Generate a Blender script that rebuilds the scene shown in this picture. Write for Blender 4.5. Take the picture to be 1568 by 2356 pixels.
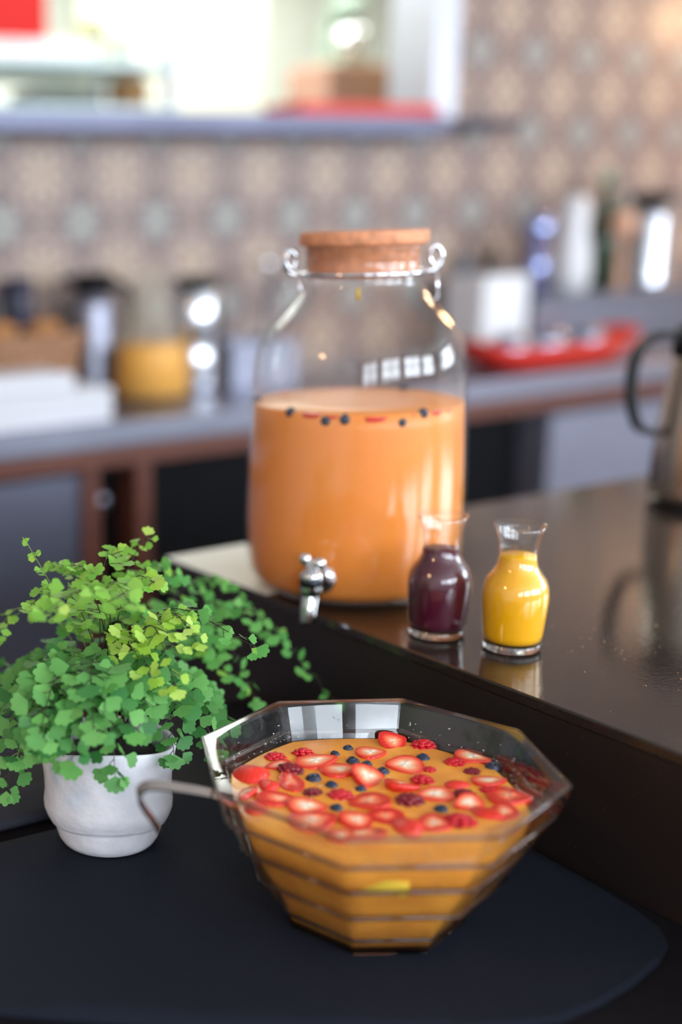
import bpy, bmesh, math, random
from mathutils import Vector, Matrix, Euler

# ------------------------------------------------------------------ scene, camera, light
for o in list(bpy.data.objects):
    bpy.data.objects.remove(o, do_unlink=True)
scene = bpy.context.scene
COL = scene.collection
PI = math.pi
rnd = random.Random(7)

cam_data = bpy.data.cameras.new('camera')
cam = bpy.data.objects.new('camera', cam_data)
COL.objects.link(cam)
# columns: camera right, camera up, camera back (metres, world axes: X along the back wall, Y into it, Z up)
cam.matrix_world = Matrix((
    (0.88329, 0.14969, -0.44429, 0.0),
    (-0.46796, 0.22372, -0.85497, 0.0),
    (-0.02858, 0.96309, 0.26765, 1.328),
    (0, 0, 0, 1)))
cam_data.sensor_fit = 'VERTICAL'
cam_data.sensor_height = 36.0
cam_data.lens = 44.266
cam_data.shift_x = 0.2943
cam_data.shift_y = 0.0628
cam_data.clip_start = 0.02
cam_data.clip_end = 60
cam_data.dof.use_dof = True
cam_data.dof.focus_distance = 1.16
cam_data.dof.aperture_fstop = 1.35
scene.camera = cam

scene.view_settings.view_transform = 'Standard'
scene.view_settings.look = 'None'
scene.view_settings.gamma = 1.0
scene.view_settings.exposure = 0.36
scene.view_settings.use_curve_mapping = False
scene.cycles.use_denoising = True
scene.cycles.max_bounces = 6
scene.cycles.diffuse_bounces = 3
scene.cycles.glossy_bounces = 4
scene.cycles.transparent_max_bounces = 18
scene.cycles.use_adaptive_sampling = True
scene.cycles.adaptive_threshold = 0.04
scene.cycles.sample_clamp_indirect = 6.0
scene.cycles.blur_glossy = 0.5

world = bpy.data.worlds.new('daylight')
scene.world = world
world.use_nodes = True
bg = world.node_tree.nodes['Background']
bg.inputs['Color'].default_value = (0.75, 0.86, 1.0, 1)
bg.inputs['Strength'].default_value = 1.0

def area_light(name, loc, rot, sx, sy, power, color):
    d = bpy.data.lights.new(name, 'AREA')
    d.shape = 'RECTANGLE'; d.size = sx; d.size_y = sy; d.energy = power; d.color = color
    o = bpy.data.objects.new(name, d); COL.objects.link(o)
    o.location = loc; o.rotation_euler = rot
    return o

WIN = [(-1.3, 1.45), (0.45, 1.45), (2.2, 1.45), (3.95, 1.45)]          # street windows behind the camera: x centre, width
for (wx, ww), pw in zip(WIN, (44, 60, 78, 86)):
    area_light('window_daylight', (wx, -2.84, 1.90), (PI/2, 0, 0), ww, 1.1, pw, (0.82, 0.91, 1.0))
WRY, WRW = -0.75, 1.7                                 # one more window in the right wall
area_light('window_daylight', (5.14, WRY, 1.90), (PI/2, 0, PI/2), WRW, 1.1, 76, (0.84, 0.92, 1.0))
area_light('kitchen_ceiling_light', (2.6, 4.1, 2.62), (0, 0, 0), 3.0, 1.2, 74, (0.97, 1.0, 0.93))

# ------------------------------------------------------------------ helpers
def lin(c):
    return tuple(((v/255)/12.92 if v/255 <= 0.04045 else ((v/255+0.055)/1.055)**2.4) for v in c)

MATS = {}
def mat(name, rgb=(128,128,128), rough=0.5, metal=0.0, spec=0.5, noise=0.0, nscale=20.0, bump=0.0, bscale=80.0,
        sss=0.0, coat=0.0, transl=0.0, stretch=None):
    if name in MATS: return MATS[name]
    m = bpy.data.materials.new(name); m.use_nodes = True
    nt = m.node_tree; b = nt.nodes['Principled BSDF']
    c = lin(rgb) + (1,)
    b.inputs['Base Color'].default_value = c
    b.inputs['Roughness'].default_value = rough
    b.inputs['Metallic'].default_value = metal
    b.inputs['Specular IOR Level'].default_value = spec
    if sss:
        b.inputs['Subsurface Weight'].default_value = sss
        b.inputs['Subsurface Radius'].default_value = (0.02, 0.008, 0.003)
        b.inputs['Subsurface Scale'].default_value = 1.0
    if coat:
        b.inputs['Coat Weight'].default_value = coat
        b.inputs['Coat Roughness'].default_value = 0.05
    tc = nt.nodes.new('ShaderNodeTexCoord')
    src = tc.outputs['Object']
    if stretch:
        mp = nt.nodes.new('ShaderNodeMapping'); mp.inputs['Scale'].default_value = stretch
        nt.links.new(src, mp.inputs['Vector']); src = mp.outputs['Vector']
    if noise:
        n = nt.nodes.new('ShaderNodeTexNoise'); n.inputs['Scale'].default_value = nscale; n.inputs['Detail'].default_value = 4
        nt.links.new(src, n.inputs['Vector'])
        r = nt.nodes.new('ShaderNodeValToRGB')
        r.color_ramp.elements[0].position = 0.3; r.color_ramp.elements[1].position = 0.7
        r.color_ramp.elements[0].color = tuple(v*(1-noise) for v in c[:3]) + (1,)
        r.color_ramp.elements[1].color = tuple(min(1, v*(1+noise)) for v in c[:3]) + (1,)
        nt.links.new(n.outputs['Fac'], r.inputs['Fac']); nt.links.new(r.outputs['Color'], b.inputs['Base Color'])
    if bump:
        n2 = nt.nodes.new('ShaderNodeTexNoise'); n2.inputs['Scale'].default_value = bscale; n2.inputs['Detail'].default_value = 3
        nt.links.new(src, n2.inputs['Vector'])
        bp = nt.nodes.new('ShaderNodeBump'); bp.inputs['Strength'].default_value = bump; bp.inputs['Distance'].default_value = 0.002
        nt.links.new(n2.outputs['Fac'], bp.inputs['Height']); nt.links.new(bp.outputs['Normal'], b.inputs['Normal'])
    MATS[name] = m
    return m

def glass(name, tint=(1,1,1), edge=0.75, refr=0.0, ior=1.3, rough=0.02, base=0.05, speck=0.0):
    """clear glass: see-through body, mirror reflection growing towards grazing, some bending of what lies behind"""
    if name in MATS: return MATS[name]
    m = bpy.data.materials.new(name); m.use_nodes = True
    nt = m.node_tree; N = nt.nodes; L = nt.links
    for n in list(N): N.remove(n)
    out = N.new('ShaderNodeOutputMaterial')
    tr = N.new('ShaderNodeBsdfTransparent'); tr.inputs['Color'].default_value = (*tint, 1)
    body = tr.outputs[0]
    if refr:
        rf = N.new('ShaderNodeBsdfRefraction'); rf.inputs['IOR'].default_value = ior; rf.inputs['Roughness'].default_value = 0.0
        rf.inputs['Color'].default_value = (*tint, 1)
        mx = N.new('ShaderNodeMixShader'); mx.inputs[0].default_value = refr
        L.new(tr.outputs[0], mx.inputs[1]); L.new(rf.outputs[0], mx.inputs[2]); body = mx.outputs[0]
    gl = N.new('ShaderNodeBsdfGlossy'); gl.inputs['Roughness'].default_value = rough
    lw = N.new('ShaderNodeLayerWeight'); lw.inputs['Blend'].default_value = 0.5
    p = N.new('ShaderNodeMath'); p.operation = 'POWER'; p.inputs[1].default_value = 3.2
    L.new(lw.outputs['Facing'], p.inputs[0])
    ma = N.new('ShaderNodeMath'); ma.operation = 'MULTIPLY_ADD'; ma.inputs[1].default_value = edge; ma.inputs[2].default_value = base
    L.new(p.outputs[0], ma.inputs[0])
    m2 = N.new('ShaderNodeMixShader')
    L.new(ma.outputs[0], m2.inputs[0]); L.new(body, m2.inputs[1]); L.new(gl.outputs[0], m2.inputs[2])
    L.new(m2.outputs[0], out.inputs['Surface'])
    MATS[name] = m
    return m

def emit(name, rgb, strength):
    if name in MATS: return MATS[name]
    m = bpy.data.materials.new(name); m.use_nodes = True
    nt = m.node_tree
    b = nt.nodes['Principled BSDF']
    b.inputs['Base Color'].default_value = (*lin(rgb), 1)
    b.inputs['Emission Color'].default_value = (*lin(rgb), 1)
    b.inputs['Emission Strength'].default_value = strength
    MATS[name] = m
    return m

class MB:
    """collects geometry; build() links it as one mesh object"""
    def __init__(s): s.v = []; s.f = []; s.smooth = []
    def add(s, verts, faces, smooth=False):
        o = len(s.v); s.v += [tuple(v) for v in verts]
        for fc in faces: s.f.append(tuple(i+o for i in fc)); s.smooth.append(smooth)
        return s
    def box(s, x0, x1, y0, y1, z0, z1, bev=0.0):
        if not bev:
            v = [(x0,y0,z0),(x1,y0,z0),(x1,y1,z0),(x0,y1,z0),(x0,y0,z1),(x1,y0,z1),(x1,y1,z1),(x0,y1,z1)]
            return s.add(v, [(3,2,1,0),(4,5,6,7),(0,1,5,4),(1,2,6,5),(2,3,7,6),(3,0,4,7)])
        bm = bmesh.new()
        bmesh.ops.create_cube(bm, size=1, matrix=Matrix.Translation(((x0+x1)/2,(y0+y1)/2,(z0+z1)/2)) @ Matrix.Diagonal((x1-x0,y1-y0,z1-z0,1)))
        bmesh.ops.bevel(bm, geom=bm.edges[:], offset=bev, segments=2, affect='EDGES', profile=0.5)
        bm.verts.ensure_lookup_table()
        vs = [v.co[:] for v in bm.verts]; fs = [[v.index for v in fc.verts] for fc in bm.faces]
        bm.free(); return s.add(vs, fs)
    def lathe(s, prof, n=48, c=(0,0,0), cap=False, rad=None, smooth=True):
        """prof: (r, z) list from one end to the other; rad(angle, r, z) may reshape the section"""
        v = []; fs = []
        for (r, z) in prof:
            for k in range(n):
                a = 2*PI*k/n
                rr = rad(a, r, z) if rad else r
                v.append((c[0]+rr*math.cos(a), c[1]+rr*math.sin(a), c[2]+z))
        m = len(prof)
        for j in range(m-1):
            for k in range(n):
                k2 = (k+1) % n
                fs.append((j*n+k, j*n+k2, (j+1)*n+k2, (j+1)*n+k))
        s.add(v, fs, smooth)
        if cap:
            s.f.append(tuple(len(s.v)-m*n+k for k in reversed(range(n)))); s.smooth.append(False)
            s.f.append(tuple(len(s.v)-n+k for k in range(n))); s.smooth.append(False)
        return s
    def tube(s, pts, r, n=8, taper=None, closed=False):
        P = [Vector(p) for p in pts]; m = len(P); v = []; fs = []
        up = None
        for i, p in enumerate(P):
            if closed: t = (P[(i+1) % m]-P[i-1]).normalized()
            else: t = (P[min(i+1,m-1)]-P[max(i-1,0)]).normalized()
            if up is None:
                up = t.orthogonal().normalized()
            up = (up - t*up.dot(t))
            up = up.normalized() if up.length > 1e-9 else t.orthogonal().normalized()
            sd = t.cross(up)
            rr = r if taper is None else r*(1+(taper-1)*i/(m-1))
            for k in range(n):
                a = 2*PI*k/n; v.append(p + up*math.cos(a)*rr + sd*math.sin(a)*rr)
        for i in range(m if closed else m-1):
            j = (i+1) % m
            for k in range(n):
                k2 = (k+1) % n; fs.append((i*n+k, i*n+k2, j*n+k2, j*n+k))
        if not closed:
            fs.append(tuple(reversed(range(n)))); fs.append(tuple((m-1)*n+k for k in range(n)))
        return s.add(v, fs, True)
    def strip(s, pts, w, t, side):
        """flat bar of width w along side and thickness t through pts"""
        P = [Vector(p) for p in pts]; m = len(P); v = []; fs = []
        sd0 = Vector(side).normalized()
        for i, p in enumerate(P):
            tg = (P[min(i+1,m-1)]-P[max(i-1,0)]).normalized()
            sd = (sd0 - tg*sd0.dot(tg)).normalized(); n_ = tg.cross(sd)
            for (a, b) in ((-1,-1),(1,-1),(1,1),(-1,1)): v.append(p + sd*a*w/2 + n_*b*t/2)
        for i in range(m-1):
            for k in range(4):
                k2 = (k+1) % 4; fs.append((i*4+k, i*4+k2, (i+1)*4+k2, (i+1)*4+k))
        fs += [(3,2,1,0), tuple((m-1)*4+k for k in range(4))]
        return s.add(v, fs, False)
    def sphere(s, c, r, sc=(1,1,1), nu=12, nv=8):
        v = [(c[0],c[1],c[2]-r*sc[2])]; fs = []
        for j in range(1, nv):
            th = -PI/2+PI*j/nv
            for k in range(nu):
                a = 2*PI*k/nu
                v.append((c[0]+r*sc[0]*math.cos(th)*math.cos(a), c[1]+r*sc[1]*math.cos(th)*math.sin(a), c[2]+r*sc[2]*math.sin(th)))
        v.append((c[0],c[1],c[2]+r*sc[2])); top = len(v)-1
        for k in range(nu):
            k2 = (k+1) % nu
            fs.append((0, 1+k2, 1+k)); fs.append((top, 1+(nv-2)*nu+k, 1+(nv-2)*nu+k2))
            for j in range(nv-2): fs.append((1+j*nu+k, 1+j*nu+k2, 1+(j+1)*nu+k2, 1+(j+1)*nu+k))
        return s.add(v, fs, True)
    def mesh(s, name, m):
        me = bpy.data.meshes.new(name); me.from_pydata(s.v, [], s.f)
        me.polygons.foreach_set('use_smooth', s.smooth); me.materials.append(m); me.update()
        bm = bmesh.new(); bm.from_mesh(me); bmesh.ops.recalc_face_normals(bm, faces=bm.faces[:]); bm.to_mesh(me); bm.free()
        return me
    def build(s, name, m, parent=None, loc=(0,0,0)):
        return link(name, s.mesh(name, m), parent, loc)

def link(name, me, parent=None, loc=(0,0,0)):
    o = bpy.data.objects.new(name, me); COL.objects.link(o)
    o.location = loc
    if parent: o.parent = parent
    return o

def thing(name, label, cat, loc=(0,0,0), rz=0.0, group=None):
    o = bpy.data.objects.new(name, None); COL.objects.link(o)
    o.empty_display_size = 0.05
    o.location = loc; o.rotation_euler = (0,0,rz)
    return tag(o, label, cat, group)
def tag(o, label=None, cat=None, group=None, kind=None):
    if label: o['label'] = label
    if cat: o['category'] = cat
    if group: o['group'] = group
    if kind: o['kind'] = kind
    return o

def bez(pts, n):
    """smooth curve through the points (Catmull-Rom), n samples per span"""
    P = [Vector(p) for p in pts]; out = []
    for i in range(len(P)-1):
        p0 = P[i-1] if i else P[0]*2-P[1]
        p1, p2 = P[i], P[i+1]
        p3 = P[i+2] if i+2 < len(P) else P[-1]*2-P[-2]
        for k in range(n):
            t = k/n
            out.append(0.5*((2*p1)+(p2-p0)*t+(2*p0-5*p1+4*p2-p3)*t*t+(3*p1-p0-3*p2+p3)*t**3))
    out.append(P[-1]); return out

# ------------------------------------------------------------------ the room
M_floor = mat('floor_concrete', (140,134,142), 0.28, noise=0.15, nscale=2.0)
M_plaster = mat('plaster', (228,226,224), 0.8, noise=0.05, nscale=3)
M_ceil = mat('ceiling_paint', (228,226,222), 0.9, noise=0.03)
M_kit = mat('kitchen_white', (236,240,230), 0.6, noise=0.02)
M_steel = mat('brushed_steel', (148,150,165), 0.40, 1.0, noise=0.06, nscale=6, stretch=(1,30,30))
M_steel_dull = mat('dull_steel', (138,140,154), 0.42, 1.0, noise=0.08, nscale=6)
M_chrome = mat('chrome', (225,226,230), 0.06, 1.0)
M_black = mat('black_plastic', (14,14,17), 0.55, spec=0.3)
M_blackpanel = mat('black_laminate', (9,9,13), 0.7, spec=0.15, noise=0.2)
M_wood = mat('red_brown_wood', (104,58,44), 0.45, noise=0.25, nscale=8, stretch=(2,20,20))
M_white = mat('white_porcelain', (236,236,238), 0.3)
M_red = mat('red_enamel', (226,52,38), 0.4, noise=0.05)

X0, X1, Y0, YW, YK = -2.6, 5.2, -2.9, 3.0, 5.2
fl = MB().box(X0, X1, Y0, YK, -0.1, 0).build('floor', M_floor); tag(fl, 'grey polished concrete floor', kind='structure')
ce = MB().box(X0, X1, Y0, YK, 2.7, 2.8).build('ceiling', M_ceil); tag(ce, 'plain pale ceiling above the room', kind='structure')
wl = MB().box(X0-0.1, X0, Y0, YK, 0, 2.7).build('wall_left', M_plaster); tag(wl, 'plain plaster wall at left', kind='structure')
wr = MB().box(X1, X1+0.1, Y0, WRY-WRW/2, 0, 2.7).box(X1, X1+0.1, WRY+WRW/2, YK, 0, 2.7).box(X1, X1+0.1, WRY-WRW/2, WRY+WRW/2, 0, 1.33).box(X1, X1+0.1, WRY-WRW/2, WRY+WRW/2, 2.47, 2.7).build('wall_right', M_plaster); tag(wr, 'plain plaster wall at right', kind='structure')
wf = MB()
xs = X0
for wx, ww in WIN:
    wf.box(xs, wx-ww/2, Y0-0.1, Y0, 0, 2.7); wf.box(wx-ww/2, wx+ww/2, Y0-0.1, Y0, 0, 1.33); wf.box(wx-ww/2, wx+ww/2, Y0-0.1, Y0, 2.47, 2.7)
    xs = wx+ww/2
wf.box(xs, X1, Y0-0.1, Y0, 0, 2.7)
wfo = wf.build('wall_front', M_plaster); tag(wfo, 'plaster wall with street windows behind the viewer', kind='structure')
M_frame = mat('window_frame_paint', (60,56,54), 0.5)
M_pane = glass('window_pane_glass', refr=0.0)
for i, (wx, ww) in enumerate(WIN):
    fr = MB()
    a, b = wx-ww/2, wx+ww/2
    for x in (a, wx-0.02, b-0.05): fr.box(x, x+0.05, Y0-0.04, Y0+0.10, 1.33, 2.47)
    for z in (1.33, 1.88, 2.42): fr.box(a, b, Y0-0.04, Y0+0.10, z, z+0.05)
    fo = fr.build('window_%d' % (i+1), M_frame); tag(fo, 'tall mullioned street window', kind='structure')
    pn = MB().box(a, b, Y0-0.012, Y0-0.006, 1.35, 2.45).build('pane', M_pane, fo)

fr = MB(); a, b = WRY-WRW/2, WRY+WRW/2
for y in (a, WRY-0.02, b-0.05): fr.box(X1-0.10, X1+0.04, y, y+0.05, 1.33, 2.47)
for z in (1.33, 1.88, 2.42): fr.box(X1-0.10, X1+0.04, a, b, z, z+0.05)
fo = fr.build('window_5', M_frame); tag(fo, 'mullioned window in the right wall', kind='structure')
MB().box(X1+0.006, X1+0.012, a, b, 1.35, 2.45).build('pane', M_pane, fo)

# tiled back wall with the kitchen hatch
HZ0, HZ1, HX0, HX1 = 1.568, 2.35, 0.35, 3.006
wb = MB()
wb.box(X0, X1, YW+0.008, YW+0.15, 0, HZ0)
wb.box(HX1, X1, YW+0.008, YW+0.15, HZ0, 2.7)
wb.box(X0, HX0, YW+0.008, YW+0.15, HZ0, 2.7)
wb.box(HX0, HX1, YW+0.008, YW+0.15, HZ1, 2.7)
wbo = wb.build('wall_back', mat('grout', (150,140,132), 0.9)); tag(wbo, 'patterned tile wall with kitchen hatch', kind='structure')

def tile_material():
    m = bpy.data.materials.new('patterned_tile'); m.use_nodes = True
    nt = m.node_tree; N = nt.nodes; L = nt.links; b = N['Principled BSDF']; b.inputs['Roughness'].default_value = 0.45
    tc = N.new('ShaderNodeTexCoord'); sp = N.new('ShaderNodeSeparateXYZ'); L.new(tc.outputs['Object'], sp.inputs[0])
    def math_(op, a, b_=None, c=None):
        n = N.new('ShaderNodeMath'); n.operation = op
        for i, v in enumerate((a, b_, c)):
            if v is None: continue
            if isinstance(v, (int, float)): n.inputs[i].default_value = v
            else: L.new(v, n.inputs[i])
        return n.outputs[0]
    u = math_('MULTIPLY', sp.outputs['X'], 1/0.117); v = math_('MULTIPLY', sp.outputs['Z'], 1/0.117)
    au = math_('ABSOLUTE', u); av = math_('ABSOLUTE', v)
    r = math_('SQRT', math_('ADD', math_('MULTIPLY', u, u), math_('MULTIPLY', v, v)))
    ang = math_('ARCTAN2', v, u)
    pet = math_('MULTIPLY', math_('COSINE', math_('MULTIPLY', ang, 8.0)), 0.10)
    fl1 = math_('LESS_THAN', math_('ADD', r, pet), 0.46)                       # cream flower in the middle
    eye = math_('LESS_THAN', r, 0.13)
    cu = math_('SUBTRACT', 1.0, au); cv = math_('SUBTRACT', 1.0, av)
    rc = math_('SQRT', math_('ADD', math_('MULTIPLY', cu, cu), math_('MULTIPLY', cv, cv)))
    pet2 = math_('MULTIPLY', math_('COSINE', math_('MULTIPLY', math_('ARCTAN2', cv, cu), 8.0)), 0.08)
    fl2 = math_('LESS_THAN', math_('ADD', rc, pet2), 0.40)                      # grey-blue star at the corners
    dia = math_('SUBTRACT', math_('ADD', au, av), 1.0)
    lat = math_('LESS_THAN', math_('ABSOLUTE', dia), 0.10)                      # pale lattice
    ring = math_('LESS_THAN', math_('ABSOLUTE', math_('SUBTRACT', r, 0.62)), 0.05)
    def mix(f, a, bcol):
        n = N.new('ShaderNodeMix'); n.data_type = 'RGBA'
        L.new(f, n.inputs[0])
        if isinstance(a, tuple): n.inputs[6].default_value = (*lin(a), 1)
        else: L.new(a, n.inputs[6])
        n.inputs[7].default_value = (*lin(bcol), 1)
        return n.outputs[2]
    col = mix(ring, (126,106,103), (172,149,135))
    col = mix(lat, col, (164,142,131))
    col = mix(fl1, col, (186,164,145))
    col = mix(eye, col, (148,118,102))
    col = mix(fl2, col, (163,160,154))
    nz = N.new('ShaderNodeTexNoise'); nz.inputs['Scale'].default_value = 60
    L.new(tc.outputs['Object'], nz.inputs['Vector'])
    mm = N.new('ShaderNodeMix'); mm.data_type = 'RGBA'; mm.blend_type = 'MULTIPLY'; mm.inputs[0].default_value = 0.35; mm.blend_type = 'OVERLAY'
    L.new(col, mm.inputs[6]); L.new(nz.outputs['Fac'], mm.inputs[7])
    L.new(mm.outputs[2], b.inputs['Base Color'])
    return m
M_tile = tile_material()
TP = 0.2345
def tile_mesh(x0, x1):
    mb = MB(); mb.box(x0, x1, 0, 0.010, -TP/2+0.0012, TP/2-0.0012, 0.0012)
    return mb.mesh('tile', M_tile)
full = tile_mesh(-TP/2+0.0012, TP/2-0.0012)
for k in range(-5, 15):
    for m_ in range(-2, 5):
        cx, cz = 1.5986+TP*k, 1.452+TP*m_
        if m_ >= 1 and cz-TP/2 < HZ1-0.01 and cx < HX1 + TP/2 and cx > HX0:
            if cx+TP/2 > HX1+0.01 and cx-TP/2 < HX1:
                link('tile', tile_mesh(HX1-cx+0.001, TP/2-0.0012), wbo, (cx, YW, cz))
            elif cx-TP/2 >= HX1-0.001: link('tile', full, wbo, (cx, YW, cz))
            continue
        if cz+TP/2 > 2.70: continue
        link('tile', full, wbo, (cx, YW, cz))

# hatch frame (steel jamb) and projecting steel shelf
hf = MB(); hf.box(HX1-0.09, HX1+0.004, YW-0.02, YW+0.17, HZ0, HZ1+0.01); hf.box(HX0, HX1, YW-0.02, YW+0.17, HZ1-0.05, HZ1+0.01)
hfo = hf.build('trim_1', mat('pale_steel', (206,210,222), 0.35, 0.6)); tag(hfo, 'pale steel jamb around the kitchen hatch', kind='structure')
sh = thing('hatch_shelf', 'long stainless steel shelf along the kitchen hatch sill', 'shelf', (0, YW, 1.55))
MB().box(0.3, 2.86, -0.15, 0.16, 0.0, 0.05, 0.004).build('shelf_board', mat('shelf_steel', (112,114,134), 0.5, 0.85, noise=0.12, nscale=4), sh)
MB().box(2.86, 3.16, -0.15, -0.002, 0.022, 0.044, 0.003).build('bracket_end', mat('dark_steel', (70,70,84), 0.4, 0.9), sh)

# ------------------------------------------------------------------ kitchen seen through the hatch
kw = MB().box(X0, X1, YK, YK+0.1, 0, 2.7).build('wall_kitchen', M_kit); tag(kw, 'white kitchen wall beyond the hatch', kind='structure')
col_ = MB().box(2.72, 3.30, 4.30, 4.75, 0, 2.7, 0.01).build('wall_pillar', mat('cream_paint', (240,240,224), 0.7)); tag(col_, 'cream square pillar in the kitchen', kind='structure')
kp = MB().box(3.32, 3.455, 3.55, 3.60, 0, 2.7, 0.01).build('trim_2', mat('beige_paint', (172,166,130), 0.7)); tag(kp, 'beige post in the kitchen beside the hatch jamb', kind='structure')
t = thing('kitchen_rack', 'steel kitchen rack with two shelves of trays', 'rack', (2.05, 3.85, 0))
for z in (0.5, 1.1, 1.66, 1.80): MB().box(-0.62, 0.40, -0.22, 0.28, z, z+0.03, 0.003).build('shelf', mat('rack_steel', (190,205,205), 0.4, 0.5), t)
for x in (-0.6, 0.37):
    for y in (-0.2, 0.25): MB().box(x, x+0.03, y, y+0.03, 0, 1.86).build('post', M_steel, t)
o = tag(MB().lathe([(0.0,0),(0.055,0),(0.07,0.03),(0.07,0.08),(0.05,0.10),(0.0,0.105)], 20).build('clay_pot', mat('tan_clay', (168,128,84), 0.7, noise=0.3), None, (2.36, 3.80, 1.69)), 'tan clay crock on the steel kitchen rack', 'crock')
o = tag(MB().box(-0.28,-0.02,-0.1,0.05,0,0.055,0.006).build('pan', mat('dark_pan', (58,66,60), 0.4, 0.5), None, (2.22,3.8,1.69)), 'dark flat pan on the lower rack shelf', 'pan')
o = tag(MB().box(-0.2,0.2,-0.08,0.1,0,0.06,0.008).build('white_tray', M_white, None, (2.0,3.80,1.83)), 'white tray on the upper rack shelf', 'tray')
o = tag(MB().lathe([(0.0,0),(0.05,0),(0.052,0.13),(0.042,0.15),(0.0,0.155)], 20).build('storage_jar', mat('olive_jar', (150,150,112), 0.5), None, (2.28,3.90,1.83)), 'olive grey storage jar on top of the rack', 'jar')
o = tag(MB().lathe([(0.0,0),(0.03,0),(0.03,0.08),(0.012,0.12),(0.012,0.16),(0.0,0.16)], 16).build('bottle', mat('grey_green_bottle', (150,165,150), 0.3), None, (2.40,3.90,1.83)), 'grey green bottle on top of the rack', 'bottle')
o = tag(MB().box(-0.10,0.10,-0.012,0.012,-0.32,0.0,0.004).build('hanging_cloth', mat('red_cloth', (236,44,40), 0.8), None, (1.88,3.66,2.20)), 'bright red cloth hanging over the kitchen rack', 'cloth')
ck = thing('kitchen_counter', 'white kitchen counter beyond the hatch', 'counter', (3.0, 4.6, 0))
MB().box(-1.4, 1.9, 0.2, 0.5, 0, 1.55).build('body', M_kit, ck); MB().box(-1.4, 1.9, 0.17, 0.52, 1.55, 1.6, 0.004).build('worktop', M_steel_dull, ck)
mx = thing('stand_mixer', 'grey green stand mixer standing on the pinkish kitchen box', 'mixer', (3.30, 3.84, 1.856))
MB().box(-0.06,0.06,-0.09,0.09,0,0.03,0.01).build('base', mat('mixer_enamel', (150,172,158), 0.35), mx)
MB().box(-0.03,0.03,0.02,0.08,0.03,0.17,0.01).build('column', MATS['mixer_enamel'], mx)
MB().sphere((0,-0.02,0.20),0.06,(0.8,1.6,0.7)).build('head', MATS['mixer_enamel'], mx)
MB().lathe([(0.02,0.03),(0.05,0.05),(0.058,0.12),(0.055,0.12),(0.045,0.05),(0.0,0.04)],20,(0,-0.05,0)).build('bowl', M_chrome, mx)
o = tag(MB().box(-0.17,0.13,-0.12,0.12,0,0.20,0.01).build('carton', mat('dusty_pink_box', (186,142,122), 0.7), None, (3.30,3.82,1.655)), 'dusty pink carton behind the red tray on the hatch', 'box')
o = tag(MB().box(3.0,3.62,3.62,4.02,0,1.655,0.005).build('prep_table', M_steel_dull), 'steel prep table under the pink carton', 'table')
rt = MB(); rt.box(-0.26,0.26,-0.06,0.10,0,0.02,0.004); rt.box(-0.26,0.26,-0.06,-0.05,0.02,0.034); rt.box(-0.26,0.26,0.09,0.10,0.02,0.034); rt.box(0.25,0.26,-0.06,0.10,0.02,0.034); rt.box(-0.26,-0.25,-0.06,0.10,0.02,0.034)
tag(rt.build('serving_tray', M_red, None, (2.60,2.95,1.601)), 'flat red serving tray lying on the hatch shelf', 'tray')

# ------------------------------------------------------------------ back counter
bc = thing('back_counter', 'long stainless counter with brown wood edge along the tiled wall', 'counter', (0, 2.405, 0))
MB().box(-0.6, 5.1, 0.0, 0.592, 0.845, 0.90, 0.004).build('worktop', M_steel, bc)
MB().box(-0.6, 5.1, 0.012, 0.58, 0.80, 0.845).build('wood_edge', M_wood, bc)
MB().box(1.56, 2.86, 0.12, 0.58, 0.0, 0.80).build('black_panel', M_blackpanel, bc)
MB().box(1.43, 1.53, 0.12, 0.58, 0.0, 0.80).build('black_panel', M_blackpanel, bc)
MB().box(-0.6, 1.39, 0.05, 0.58, 0.06, 0.78, 0.004).build('steel_front', mat('front_steel', (120,122,140), 0.38, 0.75, noise=0.1, nscale=3), bc)
MB().box(2.89, 5.1, 0.03, 0.58, 0.06, 0.78, 0.004).build('steel_front', mat('pale_front', (134,134,150), 0.5, 0.3, noise=0.05), bc)
for a, b in ((1.39,1.43),(1.53,1.57)): MB().box(a, b, 0.035, 0.3, 0, 0.80, 0.003).build('post', M_wood, bc)
MB().lathe([(0.0,0),(0.022,0),(0.022,0.02),(0.016,0.028),(0,0.028)],20).build('lock_knob', M_steel, bc, (1.475,0.12,0.70)).rotation_euler = (PI/2,0,0)

# things on the back counter, left part
def folded(name, label, x, y, z, sx, sy, h, n, rz):
    t = thing(name, label, 'napkins', (x,y,z), rz)
    hh = h/n
    for i in range(n):
        d = rnd.uniform(-0.006,0.006)
        MB().box(-sx/2+d, sx/2+d, -sy/2, sy/2, i*hh+0.0006, (i+1)*hh-0.0006, 0.003).build('napkin', mat('white_linen', (232,232,238), 0.85), t)
    return t
folded('napkin_stack', 'wide stack of white napkins at the front of the back counter', 1.26, 2.54, 0.9, 0.42, 0.20, 0.075, 6, 0.02)
folded('napkin_stack', 'smaller pile of white napkins on top of the wide stack', 1.22, 2.545, 0.976, 0.34, 0.15, 0.036, 3, -0.03)

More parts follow.
